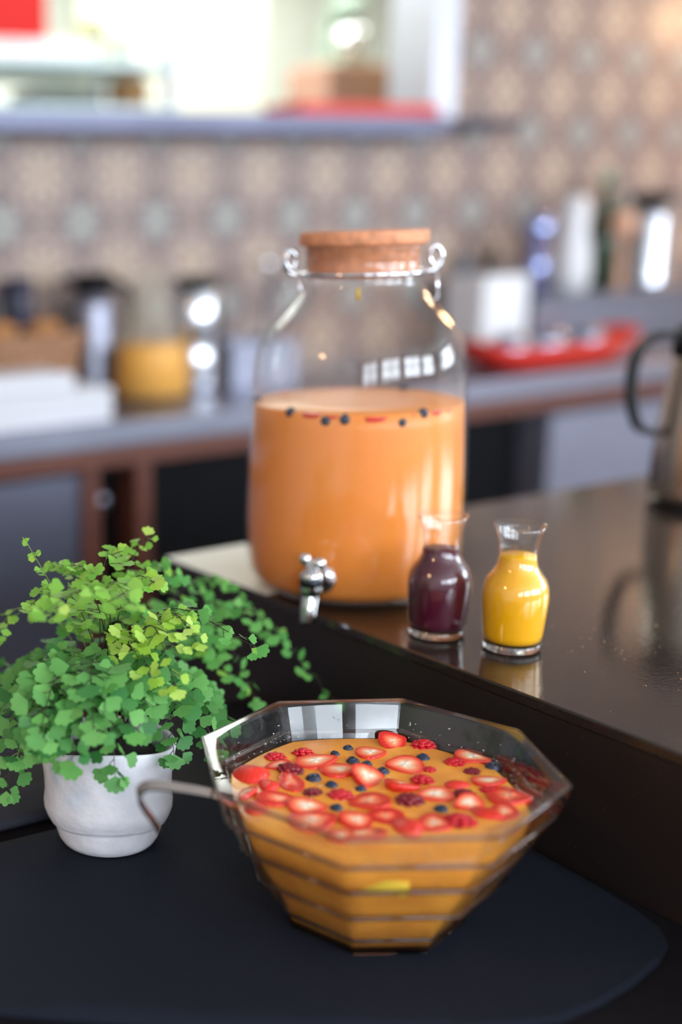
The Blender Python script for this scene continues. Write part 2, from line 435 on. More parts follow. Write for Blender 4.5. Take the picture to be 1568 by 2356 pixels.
bk = thing('bread_basket', 'brown wicker basket behind the white napkins', 'basket', (1.345, 2.768, 0.9))
Mw = mat('wicker', (160,118,88), 0.7, noise=0.35, nscale=60)
for i in range(9):
    zz = 0.012+0.020*i; q = 0.13+0.004*i
    ring = [(1.25*q*math.cos(a*PI/16)*1.1, 0.8*q*math.sin(a*PI/16), zz) for a in range(32)]
    MB().tube(ring, 0.012, 6, closed=True).build('wicker_band', Mw, bk)
MB().box(-0.17,0.17,-0.09,0.09,0,0.012).build('base', Mw, bk)
for i,(x,y,rz) in enumerate([(-0.12,-0.01,0.3),(0.0,0.01,-0.2),(0.12,-0.01,0.3)]):
    r = MB().sphere((0,0,0),0.036,(1.5,1,0.8),14,8).build('bread_roll', mat('crust', (176,120,70), 0.7, noise=0.3, nscale=30), None, (1.345+x,2.768+y,0.9+0.185)); r.rotation_euler=(0,0,rz)
    tag(r, ['brown bread roll at the left of the wicker basket','brown bread roll in the middle of the wicker basket','brown bread roll at the right of the wicker basket'][i], 'bread', 'bread rolls in the basket')
bt = thing('dark_jug', 'dark blue jug standing behind the wicker basket', 'jug', (1.50, 2.955, 0.9))
MB().lathe([(0,0),(0.035,0),(0.042,0.10),(0.035,0.24),(0.038,0.30),(0.034,0.30),(0.03,0.24),(0,0.02)],20).build('body', mat('dark_blue_glaze', (46,48,70), 0.25), bt)
MB().tube([(-0.035,0,0.27),(-0.075,0,0.25),(-0.075,0,0.16),(-0.04,0,0.11)],0.007,8).build('handle', MATS['dark_blue_glaze'], bt)

def airpot(name, label, x, y, r, h, rz, steel):
    t = thing(name, label, 'coffee pot', (x,y,0.9), rz)
    MB().lathe([(0,0),(r*1.05,0),(r*1.05,0.02),(r,0.03),(r*0.98,h*0.72),(r*0.8,h*0.86),(0,h*0.86)],32).build('body', steel, t)
    MB().lathe([(0,h*0.86),(r*0.86,h*0.86),(r*1.1,h*0.92),(r*1.1,h*0.97),(r*0.6,h),(0,h)],32).build('lid', M_black, t)
    MB().box(-r*1.4, -r*0.7, -0.016, 0.016, h*0.92, h*0.98, 0.004).build('spout', M_black, t)
    MB().tube(bez([(r*0.9,0,h*0.90),(r*1.65,0,h*0.84),(r*1.7,0,h*0.5),(r*1.0,0,h*0.28)],6),0.011,8).build('handle', M_black, t)
    return t
airpot('coffee_pot', 'steel coffee pot with broad black lid behind the orange juice', 1.665, 2.86, 0.056, 0.31, -0.4, M_steel)
def haze_glass():
    m = mat('hazy_pitcher', (226,214,186), 0.25)
    m.node_tree.nodes['Principled BSDF'].inputs['Alpha'].default_value = 0.09
    return m
oj = thing('juice_pitcher', 'large cone shaped glass pitcher half full of orange juice', 'pitcher', (1.735, 2.70, 0.9))
MB().lathe([(0,0),(0.100,0),(0.104,0.012),(0.085,0.13),(0.045,0.27),(0.038,0.30),(0.045,0.335),(0.042,0.335),(0.035,0.30),(0.042,0.27),(0.082,0.13),(0.100,0.014),(0,0.008)],40).build('glass_body', haze_glass(), oj)
MB().lathe([(0,0.011),(0.098,0.014),(0.0805,0.13),(0.0785,0.136),(0,0.136)],40).build('juice', mat('orange_juice_far', (252,176,10), 0.5), oj)
MB().box(0.066,0.070,-0.035,0.02,0.03,0.11,0.001).build('paper_label', M_white, oj).rotation_euler=(0,0,-0.5)
mj = thing('milk_jug', 'shiny steel milk jug with dark lid right of the orange juice', 'jug', (1.895, 2.73, 0.9))
MB().lathe([(0,0),(0.055,0),(0.058,0.02),(0.056,0.10),(0.050,0.13),(0.056,0.16),(0.056,0.255),(0.045,0.27),(0,0.27)],32).build('body', mat('bright_steel', (220,224,232), 0.14, 1.0), mj)
MB().lathe([(0,0.27),(0.06,0.27),(0.062,0.285),(0.03,0.295),(0,0.295)],32).build('lid', M_black, mj)
MB().tube(bez([(0.05,0.02,0.25),(0.09,0.03,0.23),(0.09,0.03,0.12),(0.055,0.02,0.08)],5),0.007,8).build('handle', M_black, mj)
tp = thing('water_tap', 'small shiny steel tap on the back counter behind the big jar', 'tap', (2.25, 2.90, 0.9))
MB().tube(bez([(0,0,0),(0,0,0.2),(0,-0.03,0.27),(0,-0.09,0.28),(0,-0.11,0.24)],6),0.012,10).build('spout', M_chrome, tp)
MB().sphere((0,0,0.31),0.022).build('knob', M_chrome, tp); MB().tube([(0,0,0.2),(0,0,0.31)],0.008,8).build('stem', M_chrome, tp)
st = thing('steel_bin', 'low steel insert bin on the counter beside the milk jug', 'bin', (2.105, 2.80, 0.9))
for i,(a,b,c,d) in enumerate([(-0.11,0.11,-0.09,-0.08),(-0.11,0.11,0.08,0.09),(-0.11,-0.10,-0.08,0.08),(0.10,0.11,-0.08,0.08)]): MB().box(a,b,c,d,0,0.12,0.002).build('wall_plate', M_steel, st)
MB().box(-0.1,0.1,-0.08,0.08,0,0.01).build('base', M_steel, st)

# right part of the back counter
rs = thing('counter_riser', 'raised steel ledge on the right of the back counter', 'ledge', (3.85, 2.86, 0.9))
MB().box(-0.71,1.2,-0.13,0.128,0.15,0.18,0.004).build('top', M_steel_dull, rs); MB().box(-0.70,1.19,-0.10,0.12,0,0.15).build('body', M_steel, rs)
RZ = 1.08
wb_ = thing('napkin_box', 'white box standing behind the red tray', 'box', (3.02, 2.82, 0.9))
MB().box(-0.095,0.095,-0.08,0.08,0,0.25,0.012).build('body', M_white, wb_)
MB().box(0.055,0.10,-0.05,0.05,0.05,0.14,0.004).build('slot', mat('dark_slot', (24,34,38), 0.5), wb_)
rd = thing('red_platter', 'long red boat shaped platter on the right of the back counter', 'platter', (3.05, 2.60, 0.9), 0.08)
def boat(a, r, z): return r*(1.0+0.0*a)
pv=[]; pf=[]; n=36
for (s_, z) in ((0.0,0.004),(0.72,0.004),(0.9,0.03),(1.0,0.055),(0.98,0.06),(0.88,0.036),(0.70,0.012),(0.0,0.012)):
    for k in range(n):
        a=2*PI*k/n; cx_=0.36*math.copysign(abs(math.cos(a))**0.6, math.cos(a)); cy_=0.11*math.copysign(abs(math.sin(a))**0.6, math.sin(a))
        pv.append((cx_*s_, cy_*s_, z*(1+0.5*abs(math.cos(a))**4)))
for j in range(7):
    for k in range(n): pf.append((j*n+k, j*n+(k+1)%n, (j+1)*n+(k+1)%n, (j+1)*n+k))
MB().add(pv,pf,True).build('dish', M_red, rd)
for i,(x,y,s_) in enumerate([(-0.18,0.0,0.85),(0.0,0.01,0.95),(0.165,0.0,0.7)]):
    o = MB().sphere((0,0,0),0.06,(1.5*s_,1.0,0.7),12,8).build('wrapped_loaf', mat('foil', (150,156,176), 0.3, 0.9, bump=0.6, bscale=40), None, (3.05+x,2.60+y+x*0.08,0.956))
    tag(o, ['foil wrapped loaf at the left of the red platter','largest foil wrapped loaf in the middle of the red platter','small foil wrapped loaf at the right of the red platter'][i], 'loaf', 'foil loaves on the red platter')
def bottle(name, label, x, y, z, prof, m, cat='bottle', capm=None, capp=None):
    t = thing(name, label, cat, (x,y,z))
    MB().lathe(prof, 24).build('body', m, t)
    if capp: MB().lathe(capp, 20).build('cap', capm, t)
    return t
bottle('pepper_mill','blue grey steel shaker with ball top on the raised ledge',3.20,2.80,RZ,[(0,0),(0.04,0),(0.036,0.10),(0.022,0.14),(0,0.14)],mat('blue_steel',(150,160,205),0.2,0.8),'shaker',mat('blue_ball',(165,178,225),0.12,0.9),[(0,0.14),(0.02,0.145),(0.042,0.18),(0.044,0.21),(0.03,0.24),(0,0.25)])
bottle('ceramic_bottle','white ceramic bottle with rounded shoulders on the raised ledge',3.40,2.84,RZ,[(0,0),(0.055,0),(0.062,0.05),(0.058,0.12),(0.044,0.19),(0.046,0.25),(0.036,0.29),(0,0.295)],mat('white_glaze',(226,224,226),0.3))
bottle('green_bottle','dark green glass bottle between white bottle and steel pot',3.58,2.87,RZ,[(0,0),(0.05,0),(0.052,0.16),(0.04,0.22),(0.018,0.27),(0.018,0.33),(0,0.33)],mat('bottle_green',(70,84,66),0.15),'bottle',mat('green_cap',(120,160,140),0.4),[(0,0.33),(0.021,0.33),(0.021,0.365),(0,0.365)])
bottle('amber_ball','round peach glass ornament in front of the green bottle',3.55,2.775,RZ,[(0,0),(0.02,0),(0.012,0.03),(0.009,0.16),(0.03,0.175),(0.038,0.205),(0.03,0.235),(0,0.245)],mat('peach_glass',(226,172,140),0.15),'ornament')
kp2 = airpot('coffee_pot','steel coffee pot with dark lid at the right end of the raised ledge',3.76,2.84,0.062,0.30,0.2,mat('bright_steel2',(222,226,236),0.12,1.0)); kp2.location.z = RZ
bottle('sauce_bottle','small slate grey bottle behind the white box',3.06,2.955,0.9,[(0,0),(0.028,0),(0.028,0.22),(0.016,0.26),(0.016,0.31),(0,0.31)],mat('slate',(96,112,128),0.3))
bottle('sauce_bottle','small dark brown bottle left of the blue grey shaker',3.18,2.955,RZ,[(0,0),(0.026,0),(0.026,0.09),(0.014,0.12),(0.014,0.155),(0,0.155)],mat('dark_brown',(64,44,40),0.3))
# lamps the room has: warm wall lamp beyond the right edge, warm pendant over the left of the room
def lamp(name, label, loc, power, r):
    t = thing(name, label, 'lamp', loc)
    MB().lathe([(0.03,0.14),(0.06,0.13),(0.11,0.0),(0.105,0.0),(0.055,0.12),(0.03,0.13)],28).build('shade', mat('lamp_shade', (150,110,70), 0.5), t)
    MB().sphere((0,0,0.05),0.03).build('bulb', emit('warm_bulb', (255,190,120), 20), t)
    d = bpy.data.lights.new(name, 'POINT'); d.energy = power; d.color = (1.0,0.62,0.32); d.shadow_soft_size = r
    o = bpy.data.objects.new('bulb_light', d); COL.objects.link(o); o.parent = t; o.location = (0,0,-0.03)
    return t
wlmp = lamp('wall_lamp', 'warm wall lamp on the tiled wall beyond the right edge', (4.62, 2.80, 2.05), 22, 0.05)
MB().tube([(0,0.19,0.16),(0,0.1,0.2),(0,0,0.14)],0.01,8).build('arm', M_black, wlmp)
pl = lamp('pendant_lamp', 'warm pendant lamp over the left of the room', (-0.9, 0.9, 2.0), 14, 0.08)
MB().tube([(0,0,0.14),(0,0,0.7)],0.006,6).build('cord', M_black, pl)

# measured positions in metres (x, y on the punch surface) and frond paths
STRAW = [
    (0.6255, 0.8122, 0.0333, 0.0361, 'skin', 20, 'red skinned strawberry half, seeds up, by the left inside wall of the bowl'),
    (0.6563, 0.8157, 0.0238, 0.0183, 'slice', 10, 'thin orange-red strawberry sliver floating just above the dark flat cherry-red berry'),
    (0.6914, 0.8062, 0.0379, 0.0277, 'slice', 15, 'long pink strawberry slice behind the white-hearted half at upper left'),
    (0.697, 0.781, 0.035, 0.0308, 'half', 5, 'strawberry half with bright white heart and dark red rim, upper left centre'),
    (0.7047, 0.7554, 0.0307, 0.0356, 'wedge', 70, 'strawberry wedge with pure white upward point at the middle of the punch'),
    (0.6446, 0.7849, 0.0209, 0.0374, 'half', 95, 'small strawberry half with white heart left of the bubbly blueberry'),
    (0.6254, 0.7885, 0.0186, 0.0283, 'skin', 0, 'soft faded strawberry piece between two halves near the left wall'),
    (0.5977, 0.7845, 0.0169, 0.0262, 'wedge', 60, 'cream white strawberry wedge tip nearest the ladle handle'),
    (0.6153, 0.7621, 0.0355, 0.0276, 'slice', -12, 'long pale striped strawberry slice pointing left near the ladle'),
    (0.626, 0.7394, 0.0307, 0.0289, 'slice', -5, 'plain red strawberry slice in front of the dark raspberry'),
    (0.6748, 0.7211, 0.0331, 0.0342, 'half', 10, 'strawberry half with pale core in the middle front of the punch'),
    (0.6133, 0.717, 0.0391, 0.0382, 'half', 20, 'largest strawberry half with pale core at the front left rim'),
    (0.6439, 0.6994, 0.0279, 0.0299, 'slice', 25, 'smooth pink-red strawberry slice at front centre'),
    (0.6663, 0.693, 0.0301, 0.025, 'slice', -10, 'flat salmon strawberry slice at front centre, right of a smooth one'),
    (0.7443, 0.7949, 0.0259, 0.0261, 'slice', 0, 'round strawberry slice with a ring inside near the back wall'),
    (0.7764, 0.8005, 0.0247, 0.0285, 'wedge', 20, 'pink and white strawberry wedge nearest the back wall of the bowl'),
    (0.7503, 0.7591, 0.0321, 0.0346, 'half', -5, 'cream coloured strawberry half with red underside, back centre'),
    (0.8136, 0.741, 0.0302, 0.0276, 'half', -25, 'orange strawberry half with white end near the back right wall'),
    (0.72, 0.7297, 0.0288, 0.0299, 'wedge', -20, 'white and pink strawberry wedge at right of the centre wedge'),
    (0.7298, 0.702, 0.0304, 0.0259, 'slice', 10, 'pale pink striped strawberry slice right of the burgundy berry'),
    (0.7608, 0.7068, 0.0228, 0.0158, 'skin', 5, 'narrow red strawberry sliver with seeds at mid right'),
    (0.7882, 0.6981, 0.0289, 0.0212, 'slice', 5, 'pale red strawberry slice left of the right hand wall'),
    (0.7387, 0.6747, 0.0242, 0.022, 'wedge', 15, 'narrow bright white strawberry wedge at right front'),
    (0.7794, 0.6689, 0.0346, 0.0377, 'half', -20, 'large strawberry half with hollow white core against the right wall'),
    (0.7531, 0.6494, 0.021, 0.0317, 'slice', -30, 'striped strawberry end against the right front wall'),
    (0.7387, 0.6572, 0.0182, 0.0334, 'skin', 40, 'orange strawberry piece between the big raspberry and right wall'),
    (0.671, 0.6707, 0.0262, 0.036, 'skin', 10, 'smooth coral strawberry piece at the front right of centre'),
    (0.6916, 0.6634, 0.0248, 0.0296, 'slice', -30, 'orange strawberry slice left of the big front raspberry'),
    (0.6287, 0.6808, 0.0415, 0.0178, 'slice', 0, 'long flat strawberry slice lying along the front glass'),
    (0.5877, 0.7571, 0.0214, 0.0255, 'skin', -20, 'reddish strawberry piece half sunk beside the front left rim'),
    (0.6152, 0.6855, 0.0238, 0.0202, 'slice', 30, 'strawberry end half sunk at the front corner of the bowl'),
]
RASP = [
    (0.665, 0.8324, 0.018, 'bright raspberry near the back left wall of the bowl'),
    (0.6935, 0.8273, 0.0181, 'raspberry floating behind the long pink strawberry slice'),
    (0.6602, 0.8026, 0.0221, 'flat dark cherry-red raspberry left of the white-hearted half'),
    (0.6474, 0.7591, 0.0154, 'dark sunken raspberry between two strawberry slices at left'),
    (0.6627, 0.7419, 0.0196, 'plump red raspberry in front of the bubbly blueberry'),
    (0.7966, 0.7845, 0.0206, 'large bright raspberry nearest the back wall'),
    (0.7426, 0.7291, 0.0186, 'glossy raspberry behind the pale pink striped slice'),
    (0.7055, 0.7043, 0.0223, 'long burgundy raspberry at the middle of the punch'),
    (0.7508, 0.6912, 0.0174, 'dark raspberry between two slices at mid right'),
    (0.7897, 0.72, 0.0136, 'wine red raspberry left of the lone navy blueberry'),
    (0.7912, 0.7416, 0.0169, 'blurred raspberry under the orange half at back right'),
    (0.7115, 0.6576, 0.0249, 'biggest raspberry at the front right of the punch'),
    (0.7636, 0.7413, 0.0106, 'smallest raspberry behind the glossy one'),
    (0.7732, 0.6873, 0.0124, 'raspberry tucked under the pale slice at right'),
]
BLUE = [
    (0.719, 0.7903, 0.0131, 'blueberry with open crown behind the centre wedge'),
    (0.7249, 0.779, 0.0108, 'blueberry next to the open-crowned one, on its right'),
    (0.7347, 0.8146, 0.0103, 'blueberry drifting near the back wall'),
    (0.7164, 0.811, 0.0094, 'small blueberry left of the back ring slice'),
    (0.7261, 0.76, 0.0129, 'greenish blueberry behind the centre wedge, right side'),
    (0.6661, 0.78, 0.015, 'blueberry ringed with bubbles at left centre'),
    (0.6705, 0.762, 0.0119, 'dark blueberry in front of the bubbly blueberry'),
    (0.6862, 0.7434, 0.0103, 'blueberry under the point of the centre wedge'),
    (0.6449, 0.7261, 0.0121, 'blueberry right of the plain red slice'),
    (0.813, 0.7184, 0.0137, 'lone navy blueberry near the back right wall'),
    (0.7764, 0.7638, 0.0132, 'sunken greenish blueberry below the back raspberry'),
    (0.715, 0.6808, 0.0127, 'sunken blueberry left of the narrow white wedge'),
    (0.6415, 0.6738, 0.0116, 'blueberry at the front glass near the corner'),
]
FRONDS = [
    ([(0.5856, 0.988, 0.8419), (0.5718, 1.0051, 0.9296), (0.5424, 1.018, 0.9969), (0.5186, 1.0212, 1.0423)], 2, 0.0075, 11, 0.022),
    ([(0.5856, 0.988, 0.8419), (0.5691, 0.9876, 0.9439), (0.5436, 0.9944, 0.9982), (0.4999, 0.9814, 0.996)], 2, 0.0095, 10, 0.024),
    ([(0.5856, 0.988, 0.8419), (0.5898, 1.0019, 0.9494), (0.579, 1.0024, 1.0077), (0.5508, 0.998, 1.0216)], 2, 0.01, 10, 0.026),
    ([(0.5856, 0.988, 0.8419), (0.6078, 1.014, 0.9429), (0.6267, 1.0208, 0.9962), (0.6546, 1.0284, 1.0295)], 2, 0.01, 11, 0.024),
    ([(0.5856, 0.988, 0.8419), (0.5554, 0.9472, 0.9788), (0.5107, 0.9032, 1.0257), (0.4561, 0.8724, 1.0235)], 2, 0.0125, 9, 0.026),
    ([(0.5856, 0.988, 0.8419), (0.5618, 0.9426, 0.9748), (0.5447, 0.9092, 1.0266), (0.5301, 0.857, 1.0225)], 2, 0.0115, 8, 0.024),
    ([(0.5856, 0.988, 0.8419), (0.5923, 0.9816, 0.9632), (0.603, 0.9667, 1.0081), (0.608, 0.941, 1.0091)], 2, 0.011, 9, 0.026),
    ([(0.5856, 0.988, 0.8419), (0.6333, 1.0327, 0.9332), (0.6815, 1.0586, 0.9837), (0.7059, 1.0429, 0.9742)], 1, 0.0105, 10, 0.026),
    ([(0.5856, 0.988, 0.8419), (0.5929, 1.0326, 0.9404), (0.5807, 1.0439, 0.9935), (0.5546, 1.0397, 1.0117)], 2, 0.0085, 10, 0.022),
    ([(0.5856, 0.988, 0.8419), (0.5771, 0.9884, 0.9597), (0.5894, 0.9994, 1.0154), (0.6023, 0.9964, 1.027)], 2, 0.011, 9, 0.026),
    ([(0.5856, 0.988, 0.8419), (0.6096, 0.9863, 0.9324), (0.6311, 0.9431, 0.9795), (0.6704, 0.8683, 0.9551)], 1, 0.0115, 13, 0.028),
    ([(0.5856, 0.988, 0.8419), (0.6026, 0.9673, 0.9348), (0.6109, 0.9201, 0.9847), (0.6077, 0.8705, 0.9701)], 3, 0.0098, 11, 0.024),
    ([(0.5856, 0.988, 0.8419), (0.5842, 0.9532, 0.9338), (0.5848, 0.9088, 0.9798), (0.5742, 0.8548, 0.939)], 3, 0.0105, 11, 0.026),
    ([(0.5856, 0.988, 0.8419), (0.5794, 0.9533, 0.926), (0.5737, 0.9243, 0.9735), (0.5658, 0.8833, 0.9418)], 3, 0.0105, 10, 0.024),
    ([(0.5856, 0.988, 0.8419), (0.5971, 0.9665, 0.923), (0.6148, 0.948, 0.9682), (0.6262, 0.9216, 0.9775)], 2, 0.0105, 10, 0.026),
    ([(0.5856, 0.988, 0.8419), (0.6979, 1.0847, 0.9076), (0.7879, 1.1085, 0.9461), (0.8597, 1.0744, 0.8817)], 1, 0.0095, 15, 0.026),
    ([(0.5856, 0.988, 0.8419), (0.6936, 1.0613, 0.9003), (0.7937, 1.0519, 0.9242), (0.8665, 0.9828, 0.8246)], 1, 0.0115, 18, 0.032),
    ([(0.5856, 0.988, 0.8419), (0.6864, 1.0502, 0.8903), (0.745, 1.0396, 0.9164), (0.7679, 0.9929, 0.8427)], 1, 0.0115, 13, 0.026),
    ([(0.5856, 0.988, 0.8419), (0.6713, 1.0354, 0.8928), (0.7206, 1.0362, 0.9025), (0.7638, 1.0102, 0.8536)], 1, 0.0105, 11, 0.026),
    ([(0.5856, 0.988, 0.8419), (0.5762, 1.0858, 0.8958), (0.5501, 1.1155, 0.8727), (0.536, 1.1253, 0.8432)], 0, 0.0115, 11, 0.028),
    ([(0.5856, 0.988, 0.8419), (0.5553, 1.0382, 0.8957), (0.5097, 1.0253, 0.8908), (0.4669, 0.9783, 0.8193)], 0, 0.0135, 15, 0.03),
    ([(0.5856, 0.988, 0.8419), (0.5355, 0.9929, 0.9049), (0.4909, 0.9609, 0.9156), (0.4564, 0.9309, 0.8746)], 0, 0.0135, 13, 0.032),
    ([(0.5856, 0.988, 0.8419), (0.5718, 1.032, 0.9035), (0.5553, 1.046, 0.9208), (0.5286, 1.0523, 0.8966)], 0, 0.013, 11, 0.03),
    ([(0.5856, 0.988, 0.8419), (0.5415, 0.9696, 0.9154), (0.4886, 0.9136, 0.9476), (0.4508, 0.8766, 0.916)], 0, 0.0145, 12, 0.032),
    ([(0.5856, 0.988, 0.8419), (0.5471, 0.9548, 0.9147), (0.5054, 0.9047, 0.9471), (0.4715, 0.8584, 0.8923)], 0, 0.0145, 13, 0.03),
    ([(0.5856, 0.988, 0.8419), (0.5572, 0.9482, 0.9104), (0.5283, 0.8914, 0.9426), (0.5116, 0.8547, 0.8723)], 0, 0.0145, 14, 0.03),
    ([(0.5856, 0.988, 0.8419), (0.5542, 0.951, 0.9145), (0.5172, 0.9019, 0.9577), (0.4871, 0.8479, 0.9221)], 0, 0.0145, 12, 0.032),
    ([(0.5856, 0.988, 0.8419), (0.5721, 0.9497, 0.9026), (0.5584, 0.8968, 0.935), (0.5373, 0.8635, 0.9056)], 0, 0.0135, 11, 0.03),
    ([(0.5856, 0.988, 0.8419), (0.5673, 0.9985, 0.9012), (0.5587, 0.9906, 0.9362), (0.5293, 0.9716, 0.9387)], 0, 0.0135, 11, 0.03),
    ([(0.5856, 0.988, 0.8419), (0.5902, 0.9482, 0.8906), (0.6019, 0.9139, 0.9124), (0.5899, 0.8817, 0.8644)], 0, 0.0135, 13, 0.03),
    ([(0.5856, 0.988, 0.8419), (0.5988, 0.9543, 0.8868), (0.6279, 0.9238, 0.9126), (0.6417, 0.8869, 0.8549)], 0, 0.0135, 13, 0.03),
    ([(0.5856, 0.988, 0.8419), (0.6125, 0.9682, 0.8794), (0.656, 0.9503, 0.8943), (0.6839, 0.9243, 0.8575)], 0, 0.0135, 12, 0.028),
    ([(0.5856, 0.988, 0.8419), (0.6257, 0.9969, 0.8809), (0.6724, 0.9894, 0.897), (0.7016, 0.978, 0.8716)], 0, 0.0135, 10, 0.028),
    ([(0.5856, 0.988, 0.8419), (0.531, 0.9596, 0.9035), (0.4774, 0.9103, 0.9186), (0.4642, 0.8871, 0.8973)], 0, 0.0135, 10, 0.028),
    ([(0.5856, 0.988, 0.8419), (0.5616, 1.0881, 0.8789), (0.5253, 1.106, 0.8758), (0.4928, 1.1055, 0.8204)], 0, 0.0125, 12, 0.03),
    ([(0.5856, 0.988, 0.8419), (0.57, 1.0448, 0.9412), (0.5313, 1.0718, 0.9633), (0.5026, 1.0752, 0.9267)], 2, 0.009, 9, 0.022),
    ([(0.5856, 0.988, 0.8419), (0.5879, 0.9676, 0.9112), (0.5899, 0.9394, 0.9368), (0.5793, 0.901, 0.9085)], 0, 0.0135, 11, 0.03),
    ([(0.5856, 0.988, 0.8419), (0.6029, 1.0422, 0.913), (0.6038, 1.0605, 0.9355), (0.6169, 1.0562, 0.9437)], 1, 0.012, 10, 0.028),
    ([(0.5856, 0.988, 0.8419), (0.6201, 1.0117, 0.9187), (0.6336, 1.0163, 0.9558), (0.6235, 1.016, 0.9755)], 1, 0.0115, 10, 0.028),
]

# ------------------------------------------------------------------ serving table and raised counter
TZ, BZ = 0.75, 0.898
M_tabletop = mat('black_tabletop', (18,15,19), 0.7, spec=0.15, noise=0.2, nscale=30)
def counter_top_mat():
    m = mat('dark_brown_laminate', (46,37,33), 0.10, spec=0.7, noise=0.22, nscale=5, bump=0.06, bscale=220)
    return m
tb = thing('serving_table', 'black serving table under the dark cloth', 'table', (0.35, 0.45, 0))
MB().box(-0.75, 0.548, -0.75, 0.75, TZ-0.04, TZ, 0.003).build('tabletop', M_tabletop, tb)
for x in (-0.70, 0.49):
    for y in (-0.70, 0.69): MB().box(x, x+0.05, y, y+0.05, 0, TZ-0.04).build('leg', M_black, tb)
rc_ = thing('raised_counter', 'dark brown glossy raised counter with speckled black front', 'counter', (1.75, 0.35, 0))
MB().box(-0.8513, 1.05, -0.9, 1.015, BZ-0.012, BZ, 0.002).build('countertop', counter_top_mat(), rc_)
def speckle():
    m = mat('speckled_black_front', (24,19,18), 0.35)
    nt = m.node_tree; b = nt.nodes['Principled BSDF']
    tc = nt.nodes.new('ShaderNodeTexCoord'); v = nt.nodes.new('ShaderNodeTexVoronoi'); v.inputs['Scale'].default_value = 90
    nt.links.new(tc.outputs['Object'], v.inputs['Vector'])
    r = nt.nodes.new('ShaderNodeValToRGB'); r.color_ramp.elements[0].position = 0.03; r.color_ramp.elements[1].position = 0.08
    r.color_ramp.elements[0].color = (*lin((92,78,70)),1); r.color_ramp.elements[1].color = (*lin((36,28,26)),1)
    nt.links.new(v.outputs['Distance'], r.inputs['Fac']); nt.links.new(r.outputs['Color'], b.inputs['Base Color'])
    return m
MB().box(-0.8505, 1.04, -0.89, 1.005, 0, BZ-0.012).build('front_panel', speckle(), rc_)

# dark cloth lying on the table
M_cloth = mat('navy_black_cloth', (19,24,37), 0.9, spec=0.25, noise=0.12, nscale=300, bump=0.35, bscale=900)
def cloth_outline():
    pts = [(0.25,1.004),(0.25,0.90)]
    pts += [(0.28,0.82),(0.33,0.770),(0.375,0.735),(0.45,0.68),(0.55,0.612),(0.62,0.572),(0.70,0.5405)]
    pts += [(0.745,0.5395),(0.79,0.545),(0.83,0.5545),(0.858,0.567),(0.876,0.588),(0.886,0.62),(0.8885,0.66)]
    pts += [(0.8885,0.80),(0.8885,0.94),(0.8885,1.004)]
    return pts
ol = cloth_outline()
bm = bmesh.new()
vs = [bm.verts.new((x,y,0)) for x,y in ol]; fc = bm.faces.new(vs)
bmesh.ops.triangulate(bm, faces=[fc])
bmesh.ops.subdivide_edges(bm, edges=bm.edges[:], cuts=5, use_grid_fill=True)
bmesh.ops.subdivide_edges(bm, edges=bm.edges[:], cuts=2, use_grid_fill=True)
for v in bm.verts:
    x, y = v.co.x, v.co.y
    d = min(math.hypot(x-0.69,y-0.7306)-0.085, math.hypot(x-0.57,y-0.963)-0.055)
    k = max(0, min(1, d/0.05))
    v.co.z = 0.0022 + k*(0.0016*math.sin(9*x+14*y+1.0)+0.0012*math.sin(23*x-8*y)+0.0008*math.sin(31*y+12*x)) + k*0.0012
ret = bmesh.ops.extrude_face_region(bm, geom=bm.faces[:])
for g in ret['geom']:
    if isinstance(g, bmesh.types.BMVert): g.co.z = 0.0003
bmesh.ops.recalc_face_normals(bm, faces=bm.faces[:])
me = bpy.data.meshes.new('dark_cloth'); bm.to_mesh(me); bm.free()
for p in me.polygons: p.use_smooth = True
me.materials.append(M_cloth)
tag(link('dark_cloth', me, None, (0,0,TZ)), 'navy black cloth spread flat under the punch bowl and plant', 'cloth')
# thick folded cloth lying along the far edge
fv=[]; ff=[]; n=14; m_=24
for i in range(m_):
    x = 0.12 + 0.52*i/(m_-1)
    for k in range(n):
        a = 2*PI*k/n
        yy = 1.052+0.010*(x-0.4) + (0.031+0.02*max(0,x-0.45))*math.copysign(abs(math.cos(a))**0.7, math.cos(a)); zz = 0.0085+0.0085*math.copysign(abs(math.sin(a))**0.6, math.sin(a))
        zz *= (1+0.12*math.sin(11*x)); fv.append((x, yy+0.002*math.sin(17*x), zz))
for i in range(m_-1):
    for k in range(n): ff.append((i*n+k, i*n+(k+1)%n, (i+1)*n+(k+1)%n, (i+1)*n+k))
ff += [tuple(reversed(range(n))), tuple((m_-1)*n+k for k in range(n))]
tag(MB().add(fv,ff,True).build('folded_cloth', mat('charcoal_cloth', (46,47,56), 0.9, spec=0.2, bump=0.3, bscale=700), None, (0,0,TZ+0.0005)), 'thick charcoal cloth folded in a roll behind the white pot', 'cloth')

# ------------------------------------------------------------------ punch bowl
BX, BY = 0.690, 0.7306
A0 = math.radians(39)
pb = thing('punch_bowl', 'large octagonal stepped glass punch bowl full of fruit punch', 'bowl', (BX, BY, TZ+0.003), A0)
def octa(a, r, z=0):
    q = (a % (PI/4)) - PI/8
    return r*math.cos(PI/8)/math.cos(q)
def inner(a, r, z=0):
    k = 0.5+0.45*max(0.0,min(1.0,(0.108-z)/0.03))
    q = (a % (PI/4)) - PI/8
    o = r*1.035*math.cos(PI/8)/math.cos(q)
    return o*k + r*(1-k)
OUT = [(0.0,0.0062),(0.0780,0.0062),(0.0790,0.0065),(0.082,0.016),(0.084,0.017),(0.1045,0.050),(0.109,0.0515),(0.1215,0.081),(0.1255,0.0825),(0.1375,0.110),(0.1415,0.1115),(0.1505,0.136),(0.150,0.1385),(0.148,0.140)]
INN = [(0.134,0.140),(0.1315,0.1385),(0.1275,0.125),(0.1225,0.108),(0.1150,0.085),(0.1025,0.060),(0.0870,0.034),(0.0765,0.0085),(0.0,0.0075)]
